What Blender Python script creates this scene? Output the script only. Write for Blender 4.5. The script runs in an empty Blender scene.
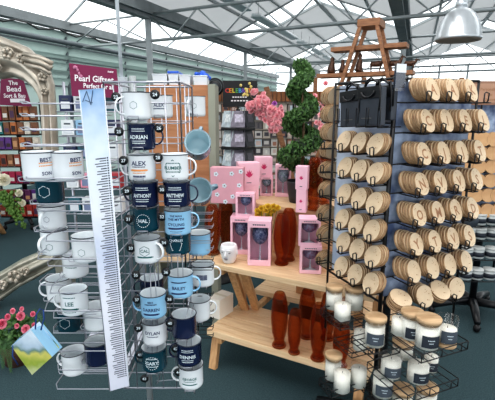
import bpy, bmesh, math, random
from mathutils import Vector, Matrix, Euler
random.seed(7)
PI = math.pi
COL = bpy.context.scene.collection
# ---------------------------------------------------------------- camera geometry
F = 420.0
PITCH = math.radians(12.1)
CAMZ = 1.5
def ray(x, y):
    r = (x - 247.5) / F; u = -(y - 200) / F
    return Vector((r, math.cos(PITCH) + math.sin(PITCH) * u, -math.sin(PITCH) + math.cos(PITCH) * u))
def aty(x, y, Y):
    d = ray(x, y); t = Y / d.y
    return Vector((d.x * t, Y, CAMZ + d.z * t))
def atz(x, y, Z):
    d = ray(x, y); t = (Z - CAMZ) / d.z
    return Vector((d.x * t, d.y * t, Z))
def on_line(x, y, p0, dirv):
    """point above the ground line p0 + s*dirv seen at pixel x,y -> (s, z)"""
    d = ray(x, y)
    # d.x*t = p0.x + s*dx ; d.y*t = p0.y + s*dy
    det = d.x * (-dirv[1]) + d.y * dirv[0]
    t = (p0[0] * (-dirv[1]) + p0[1] * dirv[0]) / det
    pt = Vector((d.x * t, d.y * t, CAMZ + d.z * t))
    s = (pt.x - p0[0]) * dirv[0] + (pt.y - p0[1]) * dirv[1]
    return s, pt.z
# ---------------------------------------------------------------- materials
def lin(c):
    return tuple(((v / 255) / 12.92 if v / 255 <= .04045 else ((v / 255 + .055) / 1.055) ** 2.4) for v in c)
MATS = {}
def mat(name, c=(200, 200, 200), rough=.5, metal=0, var=.0, scale=30, trans=0, coat=0, emit=0, ior=1.45, c2=None, stretch=(1, 1, 1), bump=0, spec=.5, sheen=0, detail=4):
    if name in MATS: return MATS[name]
    m = bpy.data.materials.new(name); m.use_nodes = True
    nt = m.node_tree; b = nt.nodes['Principled BSDF']
    base = lin(c)
    b.inputs['Base Color'].default_value = (*base, 1)
    b.inputs['Roughness'].default_value = rough
    b.inputs['Metallic'].default_value = metal
    b.inputs['IOR'].default_value = ior
    b.inputs['Transmission Weight'].default_value = trans
    b.inputs['Coat Weight'].default_value = coat
    b.inputs['Specular IOR Level'].default_value = spec
    if sheen: b.inputs['Sheen Weight'].default_value = sheen
    if emit:
        b.inputs['Emission Color'].default_value = (*base, 1); b.inputs['Emission Strength'].default_value = emit
    if var or c2 or bump:
        tc = nt.nodes.new('ShaderNodeTexCoord'); mp = nt.nodes.new('ShaderNodeMapping')
        mp.inputs['Scale'].default_value = stretch
        nt.links.new(tc.outputs['Object'], mp.inputs['Vector'])
        nz = nt.nodes.new('ShaderNodeTexNoise'); nz.inputs['Scale'].default_value = scale; nz.inputs['Detail'].default_value = detail
        nt.links.new(mp.outputs['Vector'], nz.inputs['Vector'])
        rp = nt.nodes.new('ShaderNodeValToRGB')
        lo = lin(c2) if c2 else tuple(v * (1 - var) for v in base)
        hi = base if c2 else tuple(min(1, v * (1 + var)) for v in base)
        rp.color_ramp.elements[0].position = .32; rp.color_ramp.elements[1].position = .68
        rp.color_ramp.elements[0].color = (*lo, 1); rp.color_ramp.elements[1].color = (*hi, 1)
        nt.links.new(nz.outputs['Fac'], rp.inputs['Fac'])
        nt.links.new(rp.outputs['Color'], b.inputs['Base Color'])
        if bump:
            bp = nt.nodes.new('ShaderNodeBump'); bp.inputs['Strength'].default_value = bump; bp.inputs['Distance'].default_value = .01
            nt.links.new(nz.outputs['Fac'], bp.inputs['Height']); nt.links.new(bp.outputs['Normal'], b.inputs['Normal'])
    MATS[name] = m
    return m
def glassmat(name, c, alpha, rough=.05, edge=.5):
    """clear pane: mostly see-through with a glossy skin"""
    if name in MATS: return MATS[name]
    m = bpy.data.materials.new(name); m.use_nodes = True; nt = m.node_tree
    for n in list(nt.nodes): nt.nodes.remove(n)
    out = nt.nodes.new('ShaderNodeOutputMaterial'); mix = nt.nodes.new('ShaderNodeMixShader')
    t = nt.nodes.new('ShaderNodeBsdfTransparent'); t.inputs['Color'].default_value = (*lin(c), 1)
    g = nt.nodes.new('ShaderNodeBsdfGlossy'); g.inputs['Roughness'].default_value = rough
    lw = nt.nodes.new('ShaderNodeLayerWeight'); lw.inputs['Blend'].default_value = .25
    ma = nt.nodes.new('ShaderNodeMath'); ma.operation = 'MULTIPLY_ADD'; ma.inputs[1].default_value = edge; ma.inputs[2].default_value = alpha
    ma.use_clamp = True
    nt.links.new(lw.outputs['Facing'], ma.inputs[0]); nt.links.new(ma.outputs[0], mix.inputs[0])
    nt.links.new(t.outputs[0], mix.inputs[1]); nt.links.new(g.outputs[0], mix.inputs[2]); nt.links.new(mix.outputs[0], out.inputs[0])
    MATS[name] = m
    return m
M = {}
M['white'] = mat('white_enamel', (232, 236, 240), .18, coat=.4, var=.02, scale=8)
M['inner'] = mat('white_enamel_inside', (226, 232, 236), .22, var=.02, scale=8)
M['navy'] = mat('navy_enamel', (24, 34, 66), .2, coat=.4, var=.05, scale=8)
M['teal'] = mat('teal_enamel', (16, 62, 76), .2, coat=.4, var=.05, scale=8)
M['lblue'] = mat('pale_blue_enamel', (150, 198, 230), .2, coat=.4, var=.03, scale=8)
M['grey'] = mat('grey_blue_enamel', (124, 146, 160), .22, coat=.3, var=.03, scale=8)
M['greyin'] = mat('grey_blue_enamel_inside', (176, 200, 208), .25, var=.02, scale=8)
M['rim'] = mat('dark_rim', (40, 48, 60), .3)
M['inkblue'] = mat('ink_navy', (34, 48, 92), .5)
M['inkgreen'] = mat('ink_green', (30, 96, 96), .5)
M['inkorange'] = mat('ink_orange', (224, 150, 84), .5)
M['inkwhite'] = mat('ink_white', (214, 226, 232), .5)
M['chrome'] = mat('bright_wire', (178, 180, 190), .28, metal=.75)
M['black'] = mat('black_wire', (20, 20, 23), .4)
M['blackpl'] = mat('black_plastic', (22, 24, 28), .35)
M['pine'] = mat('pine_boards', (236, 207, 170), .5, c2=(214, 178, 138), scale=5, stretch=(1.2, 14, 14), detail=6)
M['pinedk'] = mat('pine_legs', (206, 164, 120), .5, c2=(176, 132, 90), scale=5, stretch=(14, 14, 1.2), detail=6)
M['brownwood'] = mat('brown_stained_wood', (168, 120, 86), .55, c2=(128, 88, 62), scale=6, stretch=(2, 12, 12))
M['coaster'] = mat('coaster_face_wood', (224, 203, 174), .55, c2=(209, 184, 153), scale=14, stretch=(1, 1, 6))
M['coaster2'] = mat('coaster_edge_wood_shaded', (180, 148, 114), .6, c2=(126, 96, 70), scale=30)  # edge wood, tone deepened for the shade in the stack gaps
M['burn'] = mat('burnt_letter', (164, 120, 90), .7)
M['bluepanel'] = mat('blue_mottled_panel', (176, 190, 214), .6, c2=(70, 86, 122), scale=15, detail=7)
M['greypanel'] = mat('pale_grey_panel', (216, 222, 232), .6, c2=(150, 166, 198), scale=7)
def ambermat():
    m = bpy.data.materials.new('amber_glass'); m.use_nodes = True; nt = m.node_tree; p = nt.nodes['Principled BSDF']; out = nt.nodes['Material Output']
    p.inputs['Base Color'].default_value = (*lin((134, 54, 27)), 1); p.inputs['Roughness'].default_value = .05; p.inputs['Coat Weight'].default_value = .6
    t = nt.nodes.new('ShaderNodeBsdfTransparent'); t.inputs['Color'].default_value = (.90, .64, .45, 1)
    mx = nt.nodes.new('ShaderNodeMixShader'); lw = nt.nodes.new('ShaderNodeLayerWeight'); lw.inputs['Blend'].default_value = .35
    ma = nt.nodes.new('ShaderNodeMath'); ma.operation = 'MULTIPLY_ADD'; ma.inputs[1].default_value = .55; ma.inputs[2].default_value = .08; ma.use_clamp = True
    nt.links.new(lw.outputs['Facing'], ma.inputs[0]); nt.links.new(ma.outputs[0], mx.inputs[0]); nt.links.new(t.outputs[0], mx.inputs[1]); nt.links.new(p.outputs[0], mx.inputs[2]); nt.links.new(mx.outputs[0], out.inputs[0])
    return m
M['amber'] = ambermat()
M['pink'] = mat('pink_card', (245, 196, 212), .5, var=.03, scale=12)
M['pinkdk'] = mat('pink_flower_print', (206, 56, 110), .6)
M['pinkpaper'] = mat('dusky_pink_paper', (214, 160, 172), .6, var=.04, scale=20)
M['wax'] = mat('cream_wax', (246, 244, 234), .5, var=.02, scale=10)
M['labelgrey'] = mat('slate_label', (72, 80, 90), .6)
M['labeldk'] = mat('dark_label', (44, 50, 60), .6)
M['lidwood'] = mat('lid_wood', (208, 178, 142), .6, c2=(172, 140, 106), scale=12, stretch=(1, 6, 1))
M['jar'] = glassmat('clear_jar_glass', (255, 255, 255), .015, edge=.18)
M['glass'] = glassmat('window_glass', (253, 254, 254), .01, edge=.06)
M['clear'] = glassmat('clear_wrap', (246, 248, 250), .05, .15, .3)
M['carpet'] = mat('teal_carpet', (72, 92, 96), .95, c2=(55, 72, 78), scale=140, bump=.3, spec=.1)
M['steel'] = mat('galvanised_steel', (150, 156, 158), .45, metal=.3, var=.08, scale=6)
M['steeldk'] = mat('dark_steel', (92, 100, 104), .5, metal=.2, var=.08, scale=5)
M['gutter'] = mat('gutter_grey', (124, 130, 132), .6, var=.12, scale=4)
def thinmat(name, c, t, fac):
    m = bpy.data.materials.new(name); m.use_nodes = True; nt = m.node_tree; p = nt.nodes['Principled BSDF']; out = nt.nodes['Material Output']
    p.inputs['Base Color'].default_value = (*lin(c), 1); p.inputs['Roughness'].default_value = .6
    nz = nt.nodes.new('ShaderNodeTexNoise'); nz.inputs['Scale'].default_value = 2.5; tc = nt.nodes.new('ShaderNodeTexCoord'); nt.links.new(tc.outputs['Object'], nz.inputs['Vector'])
    rp = nt.nodes.new('ShaderNodeValToRGB'); rp.color_ramp.elements[0].color = (*[v * .85 for v in lin(t)], 1); rp.color_ramp.elements[1].color = (*lin(t), 1); nt.links.new(nz.outputs['Fac'], rp.inputs['Fac'])
    tr = nt.nodes.new('ShaderNodeBsdfTranslucent'); nt.links.new(rp.outputs['Color'], tr.inputs['Color'])
    mx = nt.nodes.new('ShaderNodeMixShader'); mx.inputs[0].default_value = fac
    nt.links.new(p.outputs[0], mx.inputs[1]); nt.links.new(tr.outputs[0], mx.inputs[2]); nt.links.new(mx.outputs[0], out.inputs[0]); return m
M['roof'] = thinmat('roof_sheet', (206, 210, 212), (150, 152, 153), .6)
M['palewall'] = thinmat('pale_green_louvre', (186, 202, 198), (150, 168, 162), .5)
M['leaf'] = mat('box_leaf', (94, 130, 72), .5, c2=(52, 84, 44), scale=60)
M['leaf2'] = mat('light_leaf', (110, 142, 66), .5, c2=(70, 104, 44), scale=40)
M['fern'] = mat('fern_green', (72, 110, 62), .6, c2=(48, 82, 44), scale=40)
M['stem'] = mat('stem_brown', (104, 84, 60), .7, var=.1, scale=30)
M['pot'] = mat('dark_pot', (52, 50, 54), .5, var=.08, scale=20)
M['brownpot'] = mat('brown_basket', (84, 56, 46), .7, var=.2, scale=60)
M['rose'] = mat('pink_rose_petal', (240, 150, 168), .6, c2=(214, 92, 126), scale=40)
M['blossom'] = mat('pink_blossom', (253, 208, 210), .6, c2=(246, 160, 176), scale=60)
M['lilac'] = mat('lilac_blossom', (186, 110, 190), .6, var=.1, scale=40)
M['cream'] = mat('cream_blossom', (238, 232, 212), .6, var=.04, scale=40)
M['yellow'] = mat('yellow_blossom', (228, 196, 70), .6, c2=(206, 160, 40), scale=60)
M['magenta'] = mat('magenta_sign', (124, 24, 72), .5, var=.06, scale=6)
M['signwhite'] = mat('sign_lettering', (240, 232, 236), .5)
M['signblack'] = mat('black_sign', (28, 28, 32), .5, var=.05, scale=8)
M['champagne'] = mat('champagne_silver', (212, 202, 188), .3, metal=.45, c2=(168, 158, 144), scale=7)
M['silverdk'] = mat('aged_silver', (178, 174, 160), .3, metal=.5, c2=(136, 132, 120), scale=9)
M['aluminium'] = mat('brushed_aluminium', (212, 217, 221), .3, metal=.6, var=.03, scale=8)
M['bronze'] = mat('bronze', (104, 72, 54), .4, metal=.3, c2=(56, 36, 28), scale=60)
M['orangewood'] = mat('orange_plywood', (192, 138, 100), .55, c2=(168, 114, 78), scale=4, stretch=(1, 1, 8))
M['edge'] = mat('grey_green_edge', (150, 152, 138), .6, var=.04, scale=8)
M['tub'] = mat('white_plastic_tub', (226, 232, 238), .4, var=.02, scale=8)
M['bluebag'] = mat('blue_plastic', (46, 96, 200), .4, var=.12, scale=40)
M['cardboard'] = mat('cardboard', (176, 128, 88), .7, var=.08, scale=12)
M['whitebox'] = mat('white_card_box', (224, 218, 208), .6, var=.02, scale=12)
# ---------------------------------------------------------------- mesh builder
class MB:
    def __init__(s): s.v = []; s.f = []; s.mi = []; s.sm = []; s.ms = []
    def mid(s, m):
        m = m or None
        if m not in s.ms: s.ms.append(m)
        return s.ms.index(m)
    def add(s, vs, fs, m=None, smooth=False, T=None):
        b = len(s.v); i = s.mid(m)
        for v in vs:
            v = Vector(v); s.v.append(T @ v if T else v)
        for f in fs:
            s.f.append([b + k for k in f]); s.mi.append(i); s.sm.append(smooth)
        return s
    def box(s, lo, hi, m=None, T=None, bev=0):
        x0, y0, z0 = lo; x1, y1, z1 = hi
        if bev:
            bm = bmesh.new(); bmesh.ops.create_cube(bm, size=1)
            for v in bm.verts: v.co = Vector(((x0 + x1) / 2 + v.co.x * (x1 - x0), (y0 + y1) / 2 + v.co.y * (y1 - y0), (z0 + z1) / 2 + v.co.z * (z1 - z0)))
            bmesh.ops.bevel(bm, geom=bm.edges[:], offset=bev, segments=2, affect='EDGES', profile=.6)
            bm.verts.index_update()
            s.add([v.co.copy() for v in bm.verts], [[v.index for v in f.verts] for f in bm.faces], m, False, T); bm.free(); return s
        vs = [(x, y, z) for z in (z0, z1) for y in (y0, y1) for x in (x0, x1)]
        fs = [(0, 2, 3, 1), (4, 5, 7, 6), (0, 1, 5, 4), (2, 6, 7, 3), (0, 4, 6, 2), (1, 3, 7, 5)]
        return s.add(vs, fs, m, False, T)
    def tube(s, pts, r, m=None, n=6, closed=False, T=None, caps=True):
        pts = [Vector(p) for p in pts]; k = len(pts)
        rs = r if isinstance(r, (list, tuple)) else [r] * k
        vs = []; fs = []; up = None
        for i in range(k):
            if closed: t = pts[(i + 1) % k] - pts[i - 1]
            else: t = pts[min(i + 1, k - 1)] - pts[max(i - 1, 0)]
            if t.length < 1e-9: t = Vector((0, 0, 1))
            t.normalize()
            if up is None:
                up = Vector((0, 0, 1)) if abs(t.z) < .9 else Vector((1, 0, 0))
            sx = t.cross(up)
            if sx.length < 1e-6: sx = t.cross(Vector((.3, .9, .2)))
            sx.normalize(); up = sx.cross(t).normalized()
            for j in range(n):
                a = 2 * PI * j / n
                vs.append(pts[i] + (sx * math.cos(a) + up * math.sin(a)) * rs[i])
        for i in range(k if closed else k - 1):
            for j in range(n):
                a = i * n + j; b = i * n + (j + 1) % n; c = ((i + 1) % k) * n + (j + 1) % n; d = ((i + 1) % k) * n + j
                fs.append((a, b, c, d))
        if caps and not closed:
            fs.append(tuple(range(n))[::-1]); fs.append(tuple(range((k - 1) * n, k * n)))
        return s.add(vs, fs, m, n > 4, T)
    def lathe(s, prof, n=24, m=None, ms=None, T=None, smooth=True):
        vs = []; k = len(prof)
        for r, z in prof:
            for j in range(n):
                a = 2 * PI * j / n; vs.append((r * math.cos(a), r * math.sin(a), z))
        b0 = len(s.v)
        for v in vs: s.v.append(T @ Vector(v) if T else Vector(v))
        for i in range(k - 1):
            mm = ms[i] if ms else m; mi = s.mid(mm)
            for j in range(n):
                s.f.append([b0 + i * n + j, b0 + i * n + (j + 1) % n, b0 + (i + 1) * n + (j + 1) % n, b0 + (i + 1) * n + j]); s.mi.append(mi); s.sm.append(smooth)
        for i, rev in ((0, True), (k - 1, False)):
            if prof[i][0] > 1e-5:
                f = [b0 + i * n + j for j in range(n)]
                s.f.append(f[::-1] if rev else f); s.mi.append(s.mid(ms[min(i, k - 2)] if ms else m)); s.sm.append(False)
        return s
    def ball(s, c, r, m=None, n=10, T=None):
        r = r if isinstance(r, (tuple, list)) else (r, r, r)
        k = max(4, n // 2); prof = []
        vs = []; fs = []
        for i in range(k + 1):
            a = PI * i / k - PI / 2
            for j in range(n):
                b = 2 * PI * j / n
                vs.append((c[0] + r[0] * math.cos(a) * math.cos(b), c[1] + r[1] * math.cos(a) * math.sin(b), c[2] + r[2] * math.sin(a)))
        for i in range(k):
            for j in range(n): fs.append((i * n + j, i * n + (j + 1) % n, (i + 1) * n + (j + 1) % n, (i + 1) * n + j))
        return s.add(vs, fs, m, True, T)
    def prism(s, poly, z0, z1, m=None, T=None):
        n = len(poly); vs = [(x, y, z0) for x, y in poly] + [(x, y, z1) for x, y in poly]
        fs = [tuple(range(n))[::-1], tuple(range(n, 2 * n))] + [(i, (i + 1) % n, n + (i + 1) % n, n + i) for i in range(n)]
        return s.add(vs, fs, m, False, T)
    def mesh(s, name, m=None):
        me = bpy.data.meshes.new(name); me.from_pydata([tuple(v) for v in s.v], [], s.f)
        for mm in s.ms: me.materials.append(mm or m)
        for p, i, q in zip(me.polygons, s.mi, s.sm): p.material_index = i; p.use_smooth = q
        me.update(); return me
def link(name, me, parent=None, loc=None):
    o = bpy.data.objects.new(name, me); COL.objects.link(o)
    if parent: o.parent = parent
    if loc is not None: o.location = loc
    return o
def obj(name, mb, m=None, parent=None, loc=None): return link(name, mb.mesh(name, m), parent, loc)
def tag(o, label, cat, group=None):
    o['label'] = label; o['category'] = cat
    if group: o['group'] = group
    return o
def thing(name, label, cat, loc=(0, 0, 0), rz=0, group=None):
    o = bpy.data.objects.new(name, None); o.empty_display_size = .05; COL.objects.link(o); o.location = loc; o.rotation_euler = (0, 0, rz)
    return tag(o, label, cat, group)
def struct(name, mb, m=None):
    o = obj(name, mb, m); o['kind'] = 'structure'; return o
TX = {}
def text_geo(t):
    """flat triangles of a word, centred at the origin, one unit tall"""
    if t in TX: return TX[t]
    cu = bpy.data.curves.new('lettering', 'FONT'); cu.body = t; cu.size = 1; cu.align_x = 'CENTER'; cu.resolution_u = 2; cu.offset = .022
    ob = bpy.data.objects.new('lettering', cu); COL.objects.link(ob)
    me = bpy.data.meshes.new_from_object(ob.evaluated_get(bpy.context.evaluated_depsgraph_get()))
    vs = [(v.co.x, v.co.y - .35) for v in me.vertices]; fs = [tuple(p.vertices) for p in me.polygons]
    bpy.data.objects.remove(ob); bpy.data.curves.remove(cu); bpy.data.meshes.remove(me)
    TX[t] = (vs, fs); return TX[t]
def add_text(mb, t, size, fn, m=None, width=None):
    """put a word through fn(x, y) -> point; width squeezes it to that length"""
    vs, fs = text_geo(t)
    if not vs: return
    w = max(v[0] for v in vs) - min(v[0] for v in vs); k = min(1, width / (w * size)) if width else 1
    mb.add([fn(x * size * k, y * size) for x, y in vs], fs, m)
ORD = ['first', 'second', 'third', 'fourth', 'fifth', 'sixth', 'seventh', 'eighth', 'ninth', 'tenth', 'eleventh', 'twelfth', 'thirteenth', 'fourteenth', 'fifteenth', 'sixteenth']
# ---------------------------------------------------------------- building frame (glasshouse bays)
GX, GY = -1.9, 8.56
_tb, _ta = math.radians(27.0), math.radians(21.5)
bv = (math.cos(_tb), -math.sin(_tb)); av = (math.sin(_ta), math.cos(_ta))
def B(p, q, z): return Vector((GX + p * bv[0] + q * av[0], GY + p * bv[1] + q * av[1], z))
BAY = 4.5; Q0, Q1 = -12.0, 15.0; ZG = 3.36; ZR = 4.35
def quad(mb, a, b, c, d, m=None): mb.add([a, b, c, d], [(0, 1, 2, 3)], m)
def beam(mb, a, b, w, h, m=None):
    a = Vector(a); b = Vector(b); t = (b - a).normalized(); s = t.cross(Vector((0, 0, 1)))
    if s.length < 1e-4: s = Vector((1, 0, 0))
    s.normalize(); u = s.cross(t).normalized()
    vs = [p + s * i * w / 2 + u * j * h / 2 for p in (a, b) for i, j in ((-1, -1), (1, -1), (1, 1), (-1, 1))]
    mb.add(vs, [(3, 2, 1, 0), (4, 5, 6, 7), (0, 1, 5, 4), (1, 2, 6, 5), (2, 3, 7, 6), (3, 0, 4, 7)], m)
mb = MB(); mb.box((-14, -3, -.05), (16, 30, 0)); struct('floor', mb, M['carpet'])
# left wall: pale louvred glazing under the eaves
mb = MB(); WP = -2.3
quad(mb, B(WP, -9, 0), B(WP, Q1, 0), B(WP, Q1, 2.0), B(WP, -9, 2.0)); struct('wall_left', mb, M['palewall'])
mb = MB()
for k in range(7):
    z = 2.0 + k * .16
    quad(mb, B(WP, -9, z), B(WP, Q1, z), B(WP + .1, Q1, z + .165), B(WP + .1, -9, z + .165))
struct('window_1', mb, M['palewall'])
n_trim = [0]
def trim(mb, m):
    n_trim[0] += 1; return struct('trim_%d' % n_trim[0], mb, m)
mb = MB()
for k in range(5): beam(mb, B(WP + .02, -9, 2.0 + k * .28), B(WP + .02, Q1, 2.0 + k * .28), .05, .035)
for q in range(-8, 16, 2): beam(mb, B(WP + .02, q, 0), B(WP + .02, q, 3.15), .06, .06)
trim(mb, M['steeldk'])
mb = MB(); beam(mb, B(WP + .1, -9, 3.24), B(WP + .1, Q1, 3.24), .2, .17); trim(mb, M['gutter'])       # eaves gutter
mb = MB(); mb.tube([B(-1.8, -8, 2.83), B(-1.8, Q1, 2.83)], .05, n=10); trim(mb, M['steeldk'])        # heating pipe under the eaves
for p in (0, BAY, 2 * BAY):
    mb = MB(); beam(mb, B(p, -12.0, ZG), B(p, Q1, ZG), .3, .2); beam(mb, B(p, -12.0, ZG - .13), B(p, Q1, ZG - .13), .16, .08)
    trim(mb, M['gutter'])
for q in (0, 5, 10):                                                                             # posts
    for p in (0, BAY, 2 * BAY):
        if (p, q) == (BAY, 0): continue
        mb = MB(); beam(mb, B(p, q, 0), B(p, q, ZG - .1), .1, .1); trim(mb, M['steel'])
for q in (0, 5, 10):                                                                             # lattice trusses
    mb = MB(); p0, p1 = 0, 3 * BAY
    mb.tube([B(p0, q, 2.8), B(p1, q, 2.8)], .03, n=8); mb.tube([B(p0, q, 3.28), B(p1, q, 3.28)], .03, n=8)
    w = 1.125; k = 0; p = p0
    while p < p1 - .01:
        mb.tube([B(p, q, 3.28), B(p + w / 2, q, 2.8), B(p + w, q, 3.28)], .016, n=6); p += w
    trim(mb, M['steel'])
mb = MB(); mb.tube([B(-2.2, 0, 2.8), B(0, 0, 2.8)], .022, n=6); mb.tube([B(-2.2, 0, 3.28), B(0, 0, 3.28)], .022, n=6)
mb.tube([B(-2.2, 0, 2.8), B(-1.1, 0, 3.28), B(0, 0, 2.8)], .014, n=6); trim(mb, M['steel'])
# roofs: alternating sheet and skylight strips
sheet = MB(); sky = MB(); bars = MB()
for i in range(3):
    pa = i * BAY; pr = pa + BAY / 2; pz = pa + BAY
    q = Q0; k = 0
    while q < Q1 - .01:
        L = 4.4 if k % 2 == 0 else 1.3
        q2 = min(q + L, Q1)
        for (x0, z0, x1, z1) in ((pa, ZG + .1, pr, ZR), (pr, ZR, pz, ZG + .1)):
            quad(sheet if k % 2 == 0 else sky, B(x0, q, z0), B(x0, q2, z0), B(x1, q2, z1), B(x1, q, z1))
            if k % 2 == 1: 
                for qq in (q, q2): beam(bars, B(x0, qq, z0), B(x1, qq, z1), .05, .06)
        q = q2; k += 1
    beam(bars, B(pr, Q0, ZR - .03), B(pr, Q1, ZR - .03), .09, .09)
    for f in (.33, .66):
        for (x0, x1) in ((pa, pr), (pz, pr)):
            beam(bars, B(x0 + (x1 - x0) * f, Q0, ZG + .06 + (ZR - ZG) * f), B(x0 + (x1 - x0) * f, Q1, ZG + .06 + (ZR - ZG) * f), .05, .07)
struct('ceiling', sheet, M['roof']); struct('window_2', sky, M['glass']); trim(bars, M['steel'])
mb = MB(); pm = -1.15
quad(mb, B(WP, -9, 3.33), B(WP, Q1, 3.33), B(pm, Q1, 4.0), B(pm, -9, 4.0)); quad(mb, B(pm, -9, 4.0), B(pm, Q1, 4.0), B(0, Q1, 3.55), B(0, -9, 3.55))
struct('window_3', mb, M['glass'])
mb = MB()
for q in range(-8, 16, 2):
    beam(mb, B(WP, q, 3.31), B(pm, q, 3.98), .03, .04); beam(mb, B(pm, q, 3.98), B(0, q, 3.53), .03, .04)
beam(mb, B(pm, -9, 4.0), B(pm, Q1, 4.0), .05, .06); trim(mb, M['steel'])
# far end: dwarf wall, glazing and mullions
mb = MB(); quad(mb, B(WP, Q1, 0), B(14, Q1, 0), B(14, Q1, 1.1), B(WP, Q1, 1.1)); struct('wall_back', mb, M['palewall'])
mb = MB(); quad(mb, B(WP, Q1, 1.1), B(14, Q1, 1.1), B(14, Q1, 3.5), B(WP, Q1, 3.5)); struct('window_4', mb, M['glass'])
mb = MB()
for k in range(15): beam(mb, B(WP + k * 1.15, Q1 - .05, 1.1), B(WP + k * 1.15, Q1 - .05, 3.5), .06, .06)
for z in (1.1, 2.3, 3.45): beam(mb, B(WP, Q1 - .05, z), B(14, Q1 - .05, z), .06, .07)
trim(mb, M['steel'])
# thin cable sagging off the eaves and light fittings in a row below the ridge
c = thing('power_cable', 'thin black cable looped along the eaves gutter', 'cable', B(-2.1, -2, 3.35))
mb = MB(); pts = [B(-2.0, -2.2 + i * .25, 3.12 - .1 * math.sin(i * .9) ** 2) - B(-2.1, -2, 3.35) for i in range(14)]
mb.tube(pts, .018, n=6); obj('cable_run', mb, M['black'], c)
for i in range(6):
    q = .8 + i * 1.9; p = 1.5
    t = thing('strip_light', 'white strip light fitting, %s from the front in the row hung under the grey roof' % ORD[i], 'ceiling light', B(p, q, 3.5), -_ta, 'strip lights under the roof')
    mb = MB(); mb.box((-.09, -.7, 0), (.09, .7, .05), bev=.01); obj('housing', mb, mat('light_housing', (226, 230, 232), .4), t)
    mb = MB(); mb.box((-.12, -.68, -.02), (.12, .68, -.001)); obj('reflector', mb, mat('light_grid', (200, 206, 210), .4), t)
    mb = MB()
    for s in (-.5, .5): mb.tube([(0, s, .05), (0, s, .32)], .006, n=5)
    obj('hanger', mb, M['steel'], t)
d0 = aty(121.5, 77, 5.2); d1 = aty(122, 10, 5.2)
t = thing('drop_pole', 'thin white pole hanging down to a small white box above the mugs', 'pole', d0)
mb = MB(); mb.tube([(0, 0, .0), (0, 0, d1.z - d0.z + .6)], .022, n=8); obj('tube', mb, M['tub'], t)
mb = MB(); mb.box((-.06, -.05, -.2), (.06, .05, 0), bev=.008); mb.box((-.085, -.06, -.2), (-.062, .06, -.09)); obj('socket_box', mb, M['tub'], t)
# ---------------------------------------------------------------- pendant lamp
pl = aty(458, 40, 3.55); PR = .172
t = thing('pendant_lamp', 'large brushed metal dome pendant lamp hanging below the roof trusses', 'pendant lamp', pl)
prof = [(PR, 0), (PR * 1.01, .01), (PR * .985, .025), (PR * .93, .08), (PR * .82, .14), (PR * .64, .19), (PR * .44, .222), (PR * .3, .234), (.045, .24)]
inner = [(r * .97, z - .006) for r, z in prof[::-1]]
mb = MB(); mb.lathe(prof, 40, M['aluminium']); mb.lathe(inner, 40, mat('lamp_inside', (150, 140, 132), .5)); obj('lamp_shade', mb, None, t)
mb = MB(); mb.lathe([(.045, .236), (.045, .28), (.03, .32), (.012, .34)], 20); obj('lamp_neck', mb, M['aluminium'], t)
mb = MB(); mb.tube([(0, 0, .34), (0, 0, 1.75)], .008); obj('cord', mb, M['steel'], t)
mb = MB(); mb.ball((0, 0, .14), .05, n=14); obj('bulb', mb, mat('bulb_glass', (240, 238, 230), .2), t)
# ---------------------------------------------------------------- far card wall
YC = 6.2
x0 = aty(205, 100, YC).x; x1 = aty(345, 100, YC).x; zt = aty(250, 100, YC).z; zb = aty(250, 196, YC).z
t = thing('card_rack', 'long wooden greeting card rack along the far wall behind the pink boxes', 'display rack', ((x0 + x1) / 2, YC, 0))
w = (x1 - x0) / 2
mb = MB(); mb.box((-w, .03, 0), (w, .07, zt + .12)); obj('back_board', mb, mat('rack_board', (120, 112, 104), .7, var=.1, scale=6), t)
mb = MB()
for k in range(34): mb.box((-w + k * .061, -.01, zt - .02), (-w + k * .061 + .05, .02, zt + .12))
obj('slat_fascia', mb, mat('rack_fascia', (170, 112, 70), .6, c2=(120, 74, 44), scale=6), t)
mb = MB(); NR = 11
for r in range(NR + 1): mb.box((-w, -.05, zb + (zt - .04 - zb) * r / NR - .012), (w, .03, zb + (zt - .04 - zb) * r / NR))
obj('card_ledges', mb, mat('rack_ledge', (150, 140, 128), .6), t)
for s in (-1, 1):
    mb = MB(); mb.box((s * w - .03, -.06, 0), (s * w + .03, .07, zt + .12)); obj('side_panel', mb, M['edge'], t)
rng = random.Random(3)
cardmats = [mat('card_%d' % i, c, .6) for i, c in enumerate([(226, 222, 214), (206, 200, 196), (188, 176, 164), (150, 138, 130), (110, 104, 104), (196, 206, 214), (214, 190, 180), (80, 76, 82), (168, 120, 100)])]
cardword = ['cream', 'pale grey', 'beige', 'taupe', 'dark grey', 'pale blue', 'blush', 'charcoal', 'tan']
NCOL = 17
for r in range(NR):
    z = zb + (zt - .04 - zb) * (NR - 1 - r) / NR
    hh = (zt - .04 - zb) / NR - .022
    for k in range(NCOL):
        i = rng.randrange(9); j = rng.choice([q for q in range(9) if q != i])
        xx = (x0 + x1) / 2 - w + (k + .5) * 2 * w / NCOL; cw = w / NCOL * .88
        mb = MB(); mb.box((-cw, 0, 0), (cw, .004, hh), cardmats[i]); a = rng.uniform(.25, .8)
        mb.box((-cw * a, -.002, hh * rng.uniform(.1, .3)), (cw * a, 0, hh * rng.uniform(.55, .9)), cardmats[j])
        o = obj('greeting_card', mb, None, None, (xx, YC - .02 - rng.uniform(0, .015), z))
        tag(o, '%s greeting card on the far rack, %s row down, %s from its left end' % (cardword[i], ORD[r], ORD[k] if k < 16 else 'last'), 'card', 'greeting cards on the far rack')
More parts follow.
